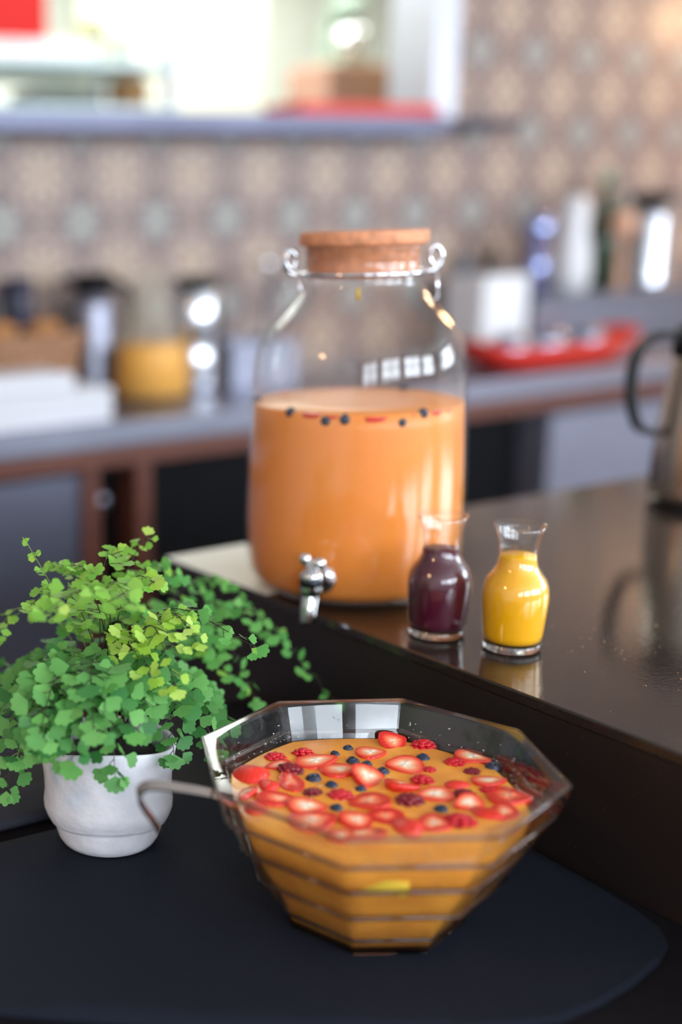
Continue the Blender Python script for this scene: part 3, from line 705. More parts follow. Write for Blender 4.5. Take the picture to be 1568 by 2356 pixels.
n = 64; v=[]; fs=[]
prof = [(r,z,octa) for r,z in OUT] + [(r,z,inner) for r,z in INN]
for (r,z,fn) in prof:
    for k in range(n):
        a=2*PI*k/n; rr=fn(a,r,z); v.append((rr*math.cos(a), rr*math.sin(a), z))
for j in range(len(prof)-1):
    for k in range(n): fs.append((j*n+k, j*n+(k+1)%n, (j+1)*n+(k+1)%n, (j+1)*n+k))
M_bowl = glass('bowl_glass', (0.995,0.995,0.995), 0.50, refr=0.10, ior=1.12, rough=0.015, base=0.05)
MB().add(v, fs, False).build('glass_bowl', M_bowl, pb)
M_solid = glass('solid_glass', (0.97,0.96,0.95), 0.75, refr=0.8, ior=1.45, rough=0.02, base=0.08)
fv_=[]; ff_=[]
for (r,z) in ((0.0755,0.0004),(0.0770,0.002),(0.0790,0.0055),(0.0780,0.0058)):
    for k in range(8): fv_.append((r*math.cos(PI/4*k), r*math.sin(PI/4*k), z))
for j in range(3):
    for k in range(8): ff_.append((j*8+k, j*8+(k+1)%8, (j+1)*8+(k+1)%8, (j+1)*8+k))
ff_ += [tuple(reversed(range(8))), tuple(range(24,32))]
MB().add(fv_, ff_, False).build('glass_foot', M_solid, pb)
M_edge = glass('bowl_edge_glass', (0.60,0.57,0.58), 0.6, refr=0.9, ior=1.45, rough=0.02, base=0.05)  # dark tint paints in the refraction lines along the bowl's steps
for (er, ez, tr_) in ((0.0825,0.0165,0.0016),(0.1085,0.0508,0.0017),(0.1250,0.0818,0.0017),(0.1410,0.1108,0.0017),(0.1497,0.1382,0.0015)):
    corners = [(er*math.cos(PI/4*k), er*math.sin(PI/4*k), ez) for k in range(8)]
    ringp = []
    for k in range(8):
        a_, b_ = Vector(corners[k]), Vector(corners[(k+1) % 8])
        ringp += [a_.lerp(b_, q) for q in (0.02, 0.5, 0.98)]
    MB().tube(ringp, tr_, 8, closed=True).build('tier_edge', M_edge, pb)
def punch_mat():
    m = mat('fruit_punch', (246,160,62), 0.22, spec=0.4, noise=0.22, nscale=26, bump=0.12, bscale=120)
    nt = m.node_tree; b = nt.nodes['Principled BSDF']
    b.inputs['Subsurface Weight'].default_value = 0.5; b.inputs['Subsurface Radius'].default_value = (0.04,0.018,0.006)
    return m
LZ = 0.1085
v=[]; fs=[]
LP = [(0.0,0.0080),(0.0752,0.0092),(0.0855,0.0352),(0.1010,0.0605),(0.1135,0.0853),(0.1208,LZ),(0.1195,LZ+0.0004),(0.08,LZ),(0.04,LZ),(0.0,LZ)]
for (r,z) in LP:
    for k in range(n):
        a=2*PI*k/n; rr=inner(a,r,z); v.append((rr*math.cos(a), rr*math.sin(a), z))
for j in range(len(LP)-1):
    for k in range(n): fs.append((j*n+k, j*n+(k+1)%n, (j+1)*n+(k+1)%n, (j+1)*n+k))
tag(MB().add(v, fs, True).build('punch', punch_mat(), pb), 'cloudy yellow orange fruit punch')
SURF = TZ+0.003+LZ

# droplets clinging to the inside of the rim
dm = MB()
for i in range(150):
    a = rnd.uniform(0, 2*PI); z = LZ + 0.003 + (rnd.random()**1.8)*0.018
    t_ = (z-0.108)/(0.1385-0.108); r = inner(a, 0.1225+0.009*t_)-0.0004
    dm.sphere((r*math.cos(a), r*math.sin(a), z), rnd.uniform(0.0004,0.0011), (1,1,1), 6, 4)
tag(dm.build('droplets', glass('droplet', (1,1,1), 0.8, base=0.25), pb), 'small pulpy droplets inside the rim', kind='stuff')

# foam bubbles on the punch round a few of the berries
bb = MB()
for (wx_, wy_, cnt, sp_) in ((0.6335,0.7860,34,0.012),(0.655,0.768,16,0.010),(0.70,0.755,14,0.012),(0.735,0.79,10,0.02),(0.66,0.73,10,0.02)):
    for i in range(cnt):
        dx, dy = wx_+rnd.gauss(0,sp_)-BX, wy_+rnd.gauss(0,sp_)-BY
        c_, s_ = math.cos(-A0), math.sin(-A0)
        bb.sphere((dx*c_-dy*s_, dx*s_+dy*c_, LZ+0.0003), rnd.uniform(0.0005,0.0014), (1,1,0.8), 8, 5)
tag(bb.build('bubbles', MATS['droplet'], pb), 'small clear bubbles on the punch', kind='stuff')

# ladle hooked over the rim
CR = Vector((0.883,-0.468,-0.0286))
ld = thing('ladle', 'steel punch ladle with hooked handle resting on the bowl rim', 'ladle', (0.5425,0.7585,0.895))
off = Vector((0.5425,0.7585,0.895))
hp = [(0.4906, 0.7539, 0.8705), (0.4842, 0.755, 0.8821), (0.4774, 0.7561, 0.893), (0.474, 0.757, 0.9015), (0.4761, 0.7558, 0.9084), (0.4846, 0.7542, 0.9099), (0.5088, 0.7543, 0.9018), (0.5417, 0.7539, 0.8882), (0.5686, 0.7682, 0.868), (0.6061, 0.7897, 0.84)]
hp = bez(hp, 7)
MB().strip([Vector(p)-off for p in hp], 0.0088, 0.0022, (0.30,0.75,0.45)).build('handle', mat('ladle_steel', (178,170,164), 0.22, 1.0), ld)
MB().lathe([(0.0,-0.026),(0.02,-0.022),(0.032,-0.008),(0.034,0.0),(0.0325,0.0),(0.03,-0.008),(0.018,-0.02),(0,-0.024)],24).build('ladle_bowl', MATS['ladle_steel'], ld, Vector(hp[-1])-off+Vector((0.026,-0.008,0.0)))

# ------------------------------------------------------------------ fruit in the punch
def flesh_mat():
    m = bpy.data.materials.new('strawberry_flesh'); m.use_nodes = True
    nt = m.node_tree; N = nt.nodes; L = nt.links; b = N['Principled BSDF']
    b.inputs['Roughness'].default_value = 0.3
    b.inputs['Subsurface Weight'].default_value = 0.15; b.inputs['Subsurface Radius'].default_value = (0.01,0.004,0.002)
    at = N.new('ShaderNodeAttribute'); at.attribute_name = 'core'
    oi = N.new('ShaderNodeObjectInfo'); tc = N.new('ShaderNodeTexCoord')
    nz = N.new('ShaderNodeTexNoise'); nz.inputs['Scale'].default_value = 2.2; mpn = N.new('ShaderNodeMapping'); mpn.inputs['Scale'].default_value = (1,7,1); L.new(tc.outputs['Object'], mpn.inputs['Vector']); L.new(mpn.outputs[0], nz.inputs['Vector'])
    m1 = N.new('ShaderNodeMath'); m1.operation='MULTIPLY_ADD'; m1.inputs[1].default_value=0.45; m1.inputs[2].default_value=-0.08; L.new(oi.outputs['Random'], m1.inputs[0])
    m2 = N.new('ShaderNodeMath'); m2.operation='ADD'; L.new(at.outputs['Fac'], m2.inputs[0]); L.new(m1.outputs[0], m2.inputs[1])
    m3 = N.new('ShaderNodeMath'); m3.operation='MULTIPLY_ADD'; m3.inputs[1].default_value=0.35; L.new(nz.outputs['Fac'], m3.inputs[0]); L.new(m2.outputs[0], m3.inputs[2])
    m4 = N.new('ShaderNodeMath'); m4.operation='SUBTRACT'; m4.inputs[1].default_value=0.17; L.new(m3.outputs[0], m4.inputs[0])
    r = N.new('ShaderNodeValToRGB'); e = r.color_ramp.elements
    e[0].position=0.14; e[0].color=(*lin((255,240,220)),1); e[1].position=1.0; e[1].color=(*lin((212,34,26)),1)
    q=e.new(0.36); q.color=(*lin((255,194,156)),1); q=e.new(0.60); q.color=(*lin((252,136,98)),1); q=e.new(0.84); q.color=(*lin((238,72,48)),1)
    L.new(m4.outputs[0], r.inputs['Fac']); L.new(r.outputs['Color'], b.inputs['Base Color'])
    return m
M_flesh = flesh_mat()
M_skin = mat('strawberry_skin', (226,48,34), 0.28, noise=0.15, nscale=5, bump=0.5, bscale=14)
def outline(a):
    x = math.cos(a); y = math.sin(a)
    w = 0.40*(1.0-0.42*x-0.10*x*x)                 # blunt shoulder, narrow tip
    return (0.5*x, w*y)
def straw_mesh(kind):
    n=22; v=[]; core=[]; fs=[]; mi=[]
    rings=[0.0,0.32,0.6,0.82,0.95,1.0]
    for s_ in rings:
        for k in range(n):
            ox,oy=outline(2*PI*k/n); v.append((ox*s_,oy*s_,0.02*(1-s_)*math.sin(5*k))); core.append(s_)
    nr=len(rings)
    if kind == 'slice': lower=[(1.0,-0.10),(0.96,-0.16),(0.0,-0.18)]
    else: lower=[(0.98,-0.10),(0.90,-0.19),(0.72,-0.29),(0.42,-0.36),(0.0,-0.38)]
    for s_,z in lower:
        for k in range(n):
            ox,oy=outline(2*PI*k/n); v.append((ox*s_,oy*s_,z)); core.append(1.0)
    tot=nr+len(lower)
    for j in range(tot-1):
        for k in range(n):
            fs.append((j*n+k,j*n+(k+1)%n,(j+1)*n+(k+1)%n,(j+1)*n+k)); mi.append(0 if j < nr-1 else 1)
    me=bpy.data.meshes.new('strawberry_'+kind); me.from_pydata(v,[],fs)
    me.materials.append(M_flesh); me.materials.append(M_skin)
    me.polygons.foreach_set('material_index',mi); me.polygons.foreach_set('use_smooth',[True]*len(fs))
    at=me.attributes.new('core','FLOAT','POINT'); at.data.foreach_set('value',core)
    me.update()
    bm=bmesh.new(); bm.from_mesh(me); bmesh.ops.recalc_face_normals(bm,faces=bm.faces[:])
    bm.to_mesh(me); bm.free()
    return me
SM={'half':straw_mesh('half'),'slice':straw_mesh('slice')}
SM['wedge']=SM['half']; SM['skin']=SM['half']
for i,(x,y,w,h,kind,rot,label) in enumerate(STRAW):
    base=-27.9+rot
    ln,wd=(w,h) if abs(rot)<45 else (h,w)
    o=link('strawberry_'+('slice' if kind=='slice' else 'piece'),SM[kind],None,(x,y,SURF))
    th=min(ln,wd)
    o.scale=(ln*1.06,wd*1.15,th*1.0)
    tx,ty=rnd.uniform(-0.10,0.10),rnd.uniform(-0.08,0.08); dz=0.0022
    if kind=='wedge': tx=0.38 if i%2 else -0.30; dz=0.0035
    if kind=='skin': tx=PI+rnd.uniform(-0.2,0.2); dz=-th*0.14
    if i%3==1: base+=180
    # tilt cut faces a little toward the viewer's side so that the heart shows
    o.rotation_mode='XYZ'
    o.rotation_euler=Euler((tx,ty,math.radians(base)))
    o.location.z=SURF+dz
    tag(o,label,'strawberry','strawberry pieces in the punch')
# fruit pressed against the inside of the bowl wall, seen through the front glass
def rasp_mesh(m):
    mb=MB()
    for j,(z,rr,cnt) in enumerate([(-0.36,0.30,7),(-0.12,0.42,9),(0.14,0.40,9),(0.34,0.28,7),(0.46,0.10,3)]):
        for k in range(cnt):
            a=2*PI*(k+0.5*(j%2))/cnt; mb.sphere((rr*math.cos(a),rr*math.sin(a),z),0.155,(1,1,1),7,5)
    mb.sphere((0,0,0),0.40,(1,1,1),10,6)
    return mb.mesh('raspberry',m)
R1=rasp_mesh(mat('raspberry_red',(196,22,36),0.25,noise=0.2,nscale=4)); R2=rasp_mesh(mat('raspberry_dark',(122,12,28),0.25,noise=0.2,nscale=4))
for i,(x,y,w,label) in enumerate(RASP):
    o=link('raspberry',R2 if ('dark' in label or 'burgundy' in label or 'wine' in label) else R1,None,(x,y,SURF-0.10*w))
    o.scale=(w*1.15,w*0.95,w*0.62); o.rotation_euler=(rnd.uniform(-.3,.3),rnd.uniform(-.3,.3),math.radians(-28+rnd.uniform(-20,20)))
    tag(o,label,'raspberry','raspberries in the punch')
def blue_mesh():
    mb=MB(); mb.lathe([(0,-0.48),(0.25,-0.43),(0.44,-0.22),(0.5,0.0),(0.45,0.22),(0.30,0.38),(0.20,0.42),(0.22,0.47),(0.17,0.46),(0.13,0.37),(0.0,0.34)],14)
    return mb.mesh('blueberry',mat('blueberry_skin',(34,44,66),0.4,noise=0.3,nscale=5))
BL=blue_mesh()
for (x,y,w,label) in BLUE:
    o=link('blueberry',BL,None,(x,y,SURF-0.16*w)); o.scale=(w,w,w); o.rotation_euler=(rnd.uniform(-.5,.5),rnd.uniform(-.5,.5),rnd.uniform(0,6))
    tag(o,label,'blueberry','blueberries in the punch')
SUNK=[(-100,0.088,'slice',0.030,'red strawberry slice pressed against the front glass under the surface'),
      (-112,0.092,'half',0.030,'pale strawberry half seen through the right front glass panel'),
      (-128,0.085,'yellow',0.030,'yellow pineapple chunk seen through the front glass'),
      (-85,0.094,'slice',0.028,'strawberry slice seen through glass by the right front corner'),
      (-150,0.080,'slice',0.028,'faint red strawberry slice low behind the front left glass panel'),
      (-160,0.094,'half',0.026,'strawberry half seen through the front left glass panel')]
for ang,z,kind,s_,label in SUNK:
    a=math.radians(ang); r=inner(a-A0,0.1208-(LZ-z)*0.35,z)-0.008
    p=(BX+r*math.cos(a),BY+r*math.sin(a),TZ+0.003+z)
    if kind=='yellow':
        o=MB().box(-0.5,0.5,-0.4,0.4,-0.25,0.25,0.06).build('pineapple_chunk',mat('pineapple',(244,206,70),0.4),None,p); o.scale=(s_*1.2,s_*0.8,s_*0.9); o.rotation_euler=(0.2,0.1,a+PI/2)
        tag(o,label,'pineapple')
    else:
        o=link('strawberry_'+('slice' if kind=='slice' else 'piece'),SM[kind],None,p); o.scale=(s_*1.3,s_,s_*0.5)
        o.rotation_euler=Euler((PI/2+0.35,0.0,a+PI/2)); tag(o,label,'strawberry','strawberry pieces in the punch')

# ------------------------------------------------------------------ big jar with spigot
JX,JY=1.014,1.1318
jr=thing('drink_dispenser','large glass drink jar with cork lid and chrome tap holding orange punch','jar',(JX,JY,BZ+0.0005))
JO=[(0,0.0),(0.092,0.0),(0.104,0.002),(0.115,0.009),(0.1225,0.021),(0.126,0.040),(0.1277,0.085),(0.1265,0.15),(0.1235,0.22),(0.121,0.262),(0.1185,0.283),(0.1135,0.299),(0.104,0.312),(0.088,0.329),(0.071,0.348),(0.0665,0.355),(0.0655,0.362),(0.068,0.366),(0.068,0.372),(0.0665,0.376),(0.0672,0.392),(0.0688,0.395),(0.0688,0.399)]
JI=[(0.0652,0.399),(0.0636,0.376),(0.0625,0.356),(0.067,0.347),(0.085,0.326),(0.101,0.309),(0.1105,0.296),(0.1155,0.281),(0.118,0.262),(0.1205,0.22),(0.1235,0.15),(0.1247,0.085),(0.123,0.042),(0.1198,0.021),(0.1125,0.0105),(0.101,0.0035),(0,0.0025)]
M_jar=glass('jar_glass',(0.985,0.985,0.98),0.40,refr=0.0,rough=0.02,base=0.035)
MB().lathe(JO+JI,72).build('glass_jar',M_jar,jr)
def jar_liquid():
    m=mat('orange_punch',(252,156,72),0.3,spec=0.3,noise=0.05,nscale=6)
    b=m.node_tree.nodes['Principled BSDF']; b.inputs['Subsurface Weight'].default_value=0.6; b.inputs['Subsurface Radius'].default_value=(0.06,0.025,0.008)
    return m
MB().lathe([(0,0.0045),(0.100,0.0050),(0.1115,0.0118),(0.1188,0.0222),(0.1222,0.043),(0.1239,0.085),(0.1227,0.15),(0.1200,0.205),(0.1187,0.2222),(0.1178,0.223),(0.06,0.223),(0,0.223)],72).build('punch',jar_liquid(),jr)
Mcork=mat('cork',(218,146,106),0.65,noise=0.22,nscale=90,bump=0.3,bscale=200)
ck_=MB().lathe([(0,0.364),(0.060,0.364),(0.0625,0.37),(0.0632,0.3985),(0.0695,0.3995),(0.0712,0.402),(0.0712,0.4125),(0.0697,0.4145),(0,0.415)],64).build('cork_lid',Mcork,jr)
wire=MB(); wire.tube([(0.0705*math.cos(2*PI*k/48),0.0705*math.sin(2*PI*k/48),0.3685) for k in range(48)],0.0026,8,closed=True)
wire.build('wire_ring',M_chrome,jr)
lx,ly=-0.883,0.468      # direction seen as left
for s_ in (1,-1):
    dx,dy=lx*s_,ly*s_
    def W(r_,z_,t_=0): return (dx*r_-dy*t_, dy*r_+dx*t_, z_)
    wv=MB()
    wv.tube(bez([W(0.0705,0.3685),W(0.080,0.369),W(0.088,0.376),W(0.089,0.388),W(0.083,0.396),W(0.0765,0.391),W(0.0765,0.380),W(0.083,0.373)],5),0.0027,8)
    wv.tube(bez([W(0.083,0.373,0.006),W(0.089,0.384,0.006),W(0.083,0.395,0.006),W(0.076,0.388,0.006)],5),0.0024,8)
    wv.build('wire_loop',M_chrome,jr)
def W(r_,z_,t_=0): return (-lx*r_+ly*t_*1.0, -ly*r_-lx*t_*1.0, z_)
MB().tube([W(0.084,0.371),W(0.086,0.350),W(0.087,0.338),W(0.079,0.331),W(0.070,0.352)],0.0017,8).build('bail_lever',M_chrome,jr)
MB().tube([(lx*0.0715,ly*0.0715,0.372),(lx*0.0705,ly*0.0705,0.352),(lx*0.066,ly*0.066,0.343)],0.0016,8).build('bail_wire',M_chrome,jr)
MB().tube([(0.066*math.cos(-2.36),0.066*math.sin(-2.36),0.355),(0.0655*math.cos(-2.36),0.0655*math.sin(-2.36),0.342)],0.0016,6,taper=1.8).build('drip',mat('yellow_pulp',(214,172,20),0.3),jr)
# tap
sp=bpy.data.objects.new('spigot',None); COL.objects.link(sp); sp.parent=jr; sp.location=(0,0,0.039); sp.rotation_euler=(0,0,math.radians(-147))
def rod_x(prof,m,name,loc=(0,0,0)):
    o=MB().lathe(prof,24).build(name,m,sp,loc); o.rotation_euler=(0,PI/2,0); return o
rod_x([(0,0.124),(0.0175,0.124),(0.0175,0.128),(0.014,0.132),(0.0,0.132)],M_chrome,'flange')
rod_x([(0,0.13),(0.0075,0.13),(0.0075,0.158),(0,0.158)],M_chrome,'shank')
rod_x([(0,0.1335),(0.011,0.1335),(0.011,0.138),(0,0.138)],M_black,'gasket')
MB().lathe([(0,-0.010),(0.0115,-0.010),(0.0125,-0.004),(0.0125,0.012),(0.0115,0.016),(0.007,0.018),(0.006,0.026),(0,0.026)],24).build('valve_body',M_chrome,sp,(0.160,0,0))
MB().lathe([(0.01262,0.001),(0.01275,0.001),(0.01275,0.010),(0.01262,0.010)],24).build('valve_band',mat('gunmetal',(60,64,70),0.2,1.0),sp,(0.160,0,0))
MB().tube(bez([(0.160,0,-0.004),(0.1625,0,-0.014),(0.167,0,-0.026),(0.1685,0,-0.040)],5),0.0105,14,taper=0.82).build('spout',M_chrome,sp)
MB().sphere((0.160,-0.0075,0.030),0.0068,(1,1,1.1)).build('lever_knob',M_chrome,sp)
MB().sphere((0.160,0.0085,0.027),0.0076,(1.2,1,1.0)).build('lever_knob',M_chrome,sp)
MB().tube([(0.160,-0.0075,0.028),(0.160,0.0085,0.026)],0.0042,8).build('lever',M_chrome,sp)
# berries floating at the top of the jar, against the glass
JB=[(-170,'blue',0.012,0.0,'dark blueberry at the left edge of the jar punch'),(-155,'straw',0.028,0.001,'orange red strawberry slice at the left of the jar surface'),
    (-148,'blue',0.013,-0.006,'dark blueberry just under the jar surface left of the light streak'),(-143,'straw',0.022,0.0,'red strawberry slice beside the two dark berries in the jar'),(-138,'blue',0.013,-0.004,'second dark blueberry by the light streak in the jar'),
    (-121,'straw',0.030,-0.001,'crimson strawberry slice at the middle of the jar surface'),(-108,'blue',0.012,-0.008,'pale sunken blueberry right of the middle of the jar'),
    (-100,'straw',0.018,0.0,'small crimson strawberry slice left of the navy berry in the jar'),(-95,'blue',0.012,0.0,'navy blueberry at the right of the jar surface'),(-85,'straw',0.024,0.001,'strawberry slice at the right edge of the jar surface'),
    (60,'straw',0.026,0.001,'strawberry slice floating at the back of the jar'),(20,'blue',0.012,0.001,'blueberry floating at the back right of the jar'),(100,'straw',0.024,0.001,'strawberry slice floating at the back left of the jar'),
    (-75,'straw',0.020,0.0,'small strawberry slice at the far right of the jar surface'),(140,'blue',0.012,0.001,'blueberry floating at the back left of the jar'),(40,'straw',0.022,0.001,'red strawberry slice at the back right of the jar surface')]
for ang,k,s_,dz,label in JB:
    a=math.radians(ang); r=0.1205-(0.0045 if k=='blue' else 0.0040)
    p=(JX+r*math.cos(a),JY+r*math.sin(a),BZ+0.222+dz)
    if k=='blue':
        o=link('blueberry',BL,None,p); o.scale=(s_,)*3; tag(o,label,'blueberry','berries in the big jar')
    else:
        o=link('strawberry_slice',SM['slice'],None,p); o.location.z+=0.0005; o.scale=(s_,s_*0.32,s_*1.1); o.rotation_euler=(0.1,0,a+PI/2); tag(o,label,'strawberry','berries in the big jar')

# ------------------------------------------------------------------ two small carafes
CO=[(0.0288,0.0088),(0.0303,0.017),(0.0321,0.038),(0.0333,0.052),(0.0332,0.0585),(0.0325,0.064),(0.0316,0.068),(0.0287,0.075),(0.0239,0.0812),(0.0202,0.0880),(0.0187,0.0965),(0.0185,0.103),(0.0196,0.112),(0.0226,0.122),(0.0258,0.1300)]
CI=[(0.0248,0.1300),(0.0216,0.122),(0.0186,0.112),(0.0175,0.103),(0.0177,0.0965),(0.0191,0.0875),(0.0227,0.0805),(0.0276,0.0742),(0.0306,0.0672),(0.0315,0.063),(0.0322,0.058),(0.0323,0.052),(0.0311,0.038),(0.0293,0.017),(0.0278,0.0108),(0.0245,0.0092),(0,0.0089)]
M_carafe=glass('carafe_glass',(0.99,0.99,0.99),0.5,refr=0.0,rough=0.015,base=0.045)
def carafe(label,x,y,top,m,jl):
    t=thing('juice_carafe',label,'carafe',(x,y,BZ),0,'small juice carafes')
    MB().lathe(CO+CI,56).build('glass_body',M_carafe,t)
    MB().lathe([(0.0,0.0003),(0.0258,0.0003),(0.0278,0.0015),(0.0286,0.004),(0.0288,0.0082),(0.0280,0.0086),(0.0,0.0086)],48).build('glass_foot',M_solid,t)
    inner_=[(r-0.0005,z) for r,z in reversed(CI) if 0.0095<=z<top]
    rt_=[r for r,z in CI if z<top][0]-0.0006
    MB().lathe([(0,0.0093),(0.0242,0.0096)]+inner_[0:]+[(rt_,top),(0,top)],56).build('juice',m,t)['label']=jl
    return t
Mg=mat('grape_juice',(80,16,40),0.35,spec=0.3); Mo=mat('orange_juice',(255,186,6),0.4,spec=0.3)
Mo.node_tree.nodes['Principled BSDF'].inputs['Subsurface Weight'].default_value=0.5
Mo.node_tree.nodes['Principled BSDF'].inputs['Subsurface Radius'].default_value=(0.03,0.015,0.004)
carafe('small glass carafe of dark purple juice beside the big jar',0.9600,0.9355,0.094,Mg,'dark purple juice')
cr=carafe('small glass carafe of bright orange juice right of the purple one',0.9905,0.8616,0.0985,Mo,'bright orange juice')

# ------------------------------------------------------------------ thermos at the right edge
th=thing('coffee_thermos','steel coffee thermos with black handle at the right end of the counter','thermos',(1.722,1.1837,BZ))
MB().lathe([(0,0.008),(0.061,0.008),(0.0625,0.02),(0.0605,0.09),(0.056,0.15),(0.050,0.19),(0.046,0.215),(0.044,0.225),(0,0.225)],48).build('body',mat('thermos_steel',(190,178,164),0.26,1.0),th)
MB().lathe([(0,0),(0.059,0),(0.0605,0.004),(0.0605,0.0085),(0,0.0085)],48).build('base_ring',M_black,th)
MB().lathe([(0.0,0.22),(0.047,0.22),(0.049,0.235),(0.046,0.262),(0.03,0.272),(0,0.274)],40).build('lid',M_black,th)
hd=[( -0.883*r_,0.468*r_,z_) for r_,z_ in [(0.040,0.250),(0.075,0.252),(0.100,0.235),(0.1085,0.195),(0.104,0.150),(0.090,0.118),(0.066,0.110)]]
MB().strip(bez(hd,6),0.020,0.010,(0.468,0.883,0)).build('handle',M_black,th)
MB().tube([(0.883*0.03,-0.468*0.03,0.245),(0.883*0.075,-0.468*0.075,0.262)],0.012,10,taper=0.7).build('spout',M_black,th)

# added pale sheet, coloured as the kitchen's reflection in the countertop, partly under jar
tag(MB().box(0.9005,1.030,1.150,1.3635,0,0.0004).build('reflection_sheet',mat('pale_reflection',(236,240,228),0.6),None,(0,0,BZ+0.00005)),'added pale sheet standing for the kitchen reflection on the counter corner behind the jar','reflection')

# crumbs scattered on the counter
cm=MB()
for i in range(230):
    u=rnd.random(); x=1.02+0.5*u+rnd.gauss(0,0.05); y=0.62+0.28*rnd.random()-0.12*u+0.10*u; s_=rnd.uniform(0.0004,0.0012)
    if x<0.91: continue
    cm.add([(x-s_,y-s_,0),(x+s_,y-s_*0.6,0),(x+s_*0.3,y+s_,0),(x,y,s_*1.1)],[(0,2,1),(0,1,3),(1,2,3),(2,0,3)])
tag(cm.build('crumbs',mat('crumb',(150,118,92),0.8),None,(0,0,BZ+0.0001)),'fine crumbs scattered on the dark counter beside the orange carafe','crumbs',kind='stuff')

# ------------------------------------------------------------------ fern in the white pot
PX,PY=0.567,0.961
fn=thing('potted_fern','bushy maidenhair fern in a white concrete pot','plant',(PX,PY,TZ+0.003))
def pot_mat():
    m=mat('white_concrete',(228,227,234),0.8,noise=0.09,nscale=40,bump=0.45,bscale=110)
    return m
CAMA=math.atan2(-PY,-PX)
PO=[(0,0),(0.040,0),(0.0455,0.002),(0.0485,0.007),(0.0508,0.014),(0.0526,0.0205),(0.0534,0.0222),(0.0553,0.0228),(0.0562,0.0234),(0.0566,0.0242),(0.0592,0.0295),(0.0617,0.0365),(0.0621,0.043),(0.0608,0.054),(0.0612,0.070),(0.0636,0.088),(0.0655,0.0985),(0.0645,0.1005)]
PI_=[(0.0600,0.0995),(0.0585,0.088),(0.0560,0.07),(0.0555,0.05),(0.05,0.02),(0,0.015)]
v=[];fs=[];n=64
LIFT=[(0,0),(0.016,0.0),(0.0235,0.007),(0.045,0.006),(0.07,0.006),(0.101,0.013)]
def lift(z):
    for (a,b),(c,d) in zip(LIFT,LIFT[1:]):
        if z<=c: return b+(d-b)*(z-a)/(c-a)
    return LIFT[-1][1]
for r,z in PO+PI_:
    for k in range(n):
        a=2*PI*k/n; w_=max(0.0,math.cos(a-CAMA)); v.append((r*math.cos(a),r*math.sin(a),z+lift(z)*w_*w_))
for j in range(len(PO+PI_)-1):
    for k in range(n): fs.append((j*n+k,j*n+(k+1)%n,(j+1)*n+(k+1)%n,(j+1)*n+k))
tag(MB().add(v,fs,True).build('pot',pot_mat(),fn),'white hand made concrete pot with a ridge near the base')
so=MB(); so.lathe([(0.0565,0.080),(0.05,0.086),(0.025,0.091),(0,0.092)],32); tag(so.build('soil',mat('potting_soil',(26,20,18),0.95,noise=0.4,nscale=120,bump=0.8,bscale=200),fn),'dark potting soil')

def leaf_mat(name,rgb,rgb2):
    m=bpy.data.materials.new(name); m.use_nodes=True
    nt=m.node_tree; N=nt.nodes; L=nt.links; b=N['Principled BSDF']; b.inputs['Roughness'].default_value=0.5; b.inputs['Specular IOR Level'].default_value=0.35
    oi=N.new('ShaderNodeObjectInfo'); tc=N.new('ShaderNodeTexCoord')
    gm=N.new('ShaderNodeNewGeometry')
    mx=N.new('ShaderNodeMix'); mx.data_type='RGBA'; mx.inputs[6].default_value=(*lin(rgb),1); mx.inputs[7].default_value=(*lin(rgb2),1)
    ad=N.new('ShaderNodeMath'); ad.operation='ADD'; L.new(oi.outputs['Random'],ad.inputs[0]); L.new(gm.outputs['Random Per Island'],ad.inputs[1])
    fr=N.new('ShaderNodeMath'); fr.operation='FRACT'; L.new(ad.outputs[0],fr.inputs[0]); L.new(fr.outputs[0],mx.inputs[0])
    L.new(mx.outputs[2],b.inputs['Base Color'])
    tr=N.new('ShaderNodeBsdfTranslucent'); L.new(mx.outputs[2],tr.inputs['Color'])
    ms=N.new('ShaderNodeMixShader'); ms.inputs[0].default_value=0.33
    out=[q for q in N if q.type=='OUTPUT_MATERIAL'][0]
    L.new(b.outputs[0],ms.inputs[1]); L.new(tr.outputs[0],ms.inputs[2]); L.new(ms.outputs[0],out.inputs['Surface'])
    return m
TONES=[leaf_mat('leaf_deep',(60,126,64),(126,192,104)),leaf_mat('leaf_mid',(88,160,76),(122,188,96)),leaf_mat('leaf_light',(124,184,70),(158,208,92)),leaf_mat('leaf_lime',(158,204,66),(196,226,112))]
def leaf_geo(var):
    r_=random.Random(var); v=[(0,0,0)]; fs=[]
    half=math.radians([58,50,64,54][var]); lob=[4,3,5,4][var]; n=lob*4
    mid=[]; outr=[]
    for k in range(n+1):
        t=k/n; a=-half+2*half*t
        rr=0.92*(1-0.20*abs(2*t-1)**2)+0.12*abs(math.sin(PI*lob*t))**0.7-0.06+r_.uniform(-0.02,0.02)
        x=rr*math.sin(a); y=rr*math.cos(a)
        cup=0.10*(x*x)-0.10*y*y+0.02*math.sin(6*t)
        mid.append((x*0.55,y*0.55,cup*0.3+0.012*(k%2))); outr.append((x,y,cup))
    v+=mid+outr
    m_=n+1
    for k in range(n):
        fs.append((0,1+k+1,1+k)); fs.append((1+k,1+k+1,1+m_+k+1,1+m_+k))
    return v,fs
LG=[leaf_geo(i) for i in range(4)]
LM={}
for t_ in range(4):
    for i in range(4):
        me=bpy.data.meshes.new('leaflet'); me.from_pydata(LG[i][0],[],LG[i][1]); me.polygons.foreach_set('use_smooth',[True]*len(LG[i][1])); me.materials.append(TONES[t_]); me.update(); LM[(t_,i)]=me
M_stem=mat('fern_stem',(44,30,26),0.5); M_stem2=mat('fern_stem_green',(110,140,60),0.5)
org=Vector((PX,PY,TZ+0.003))
leaves=[]   # (frond index, matrix, tone, variant, weight)
fro=[]
CAMP=Vector((0,0,1.328))
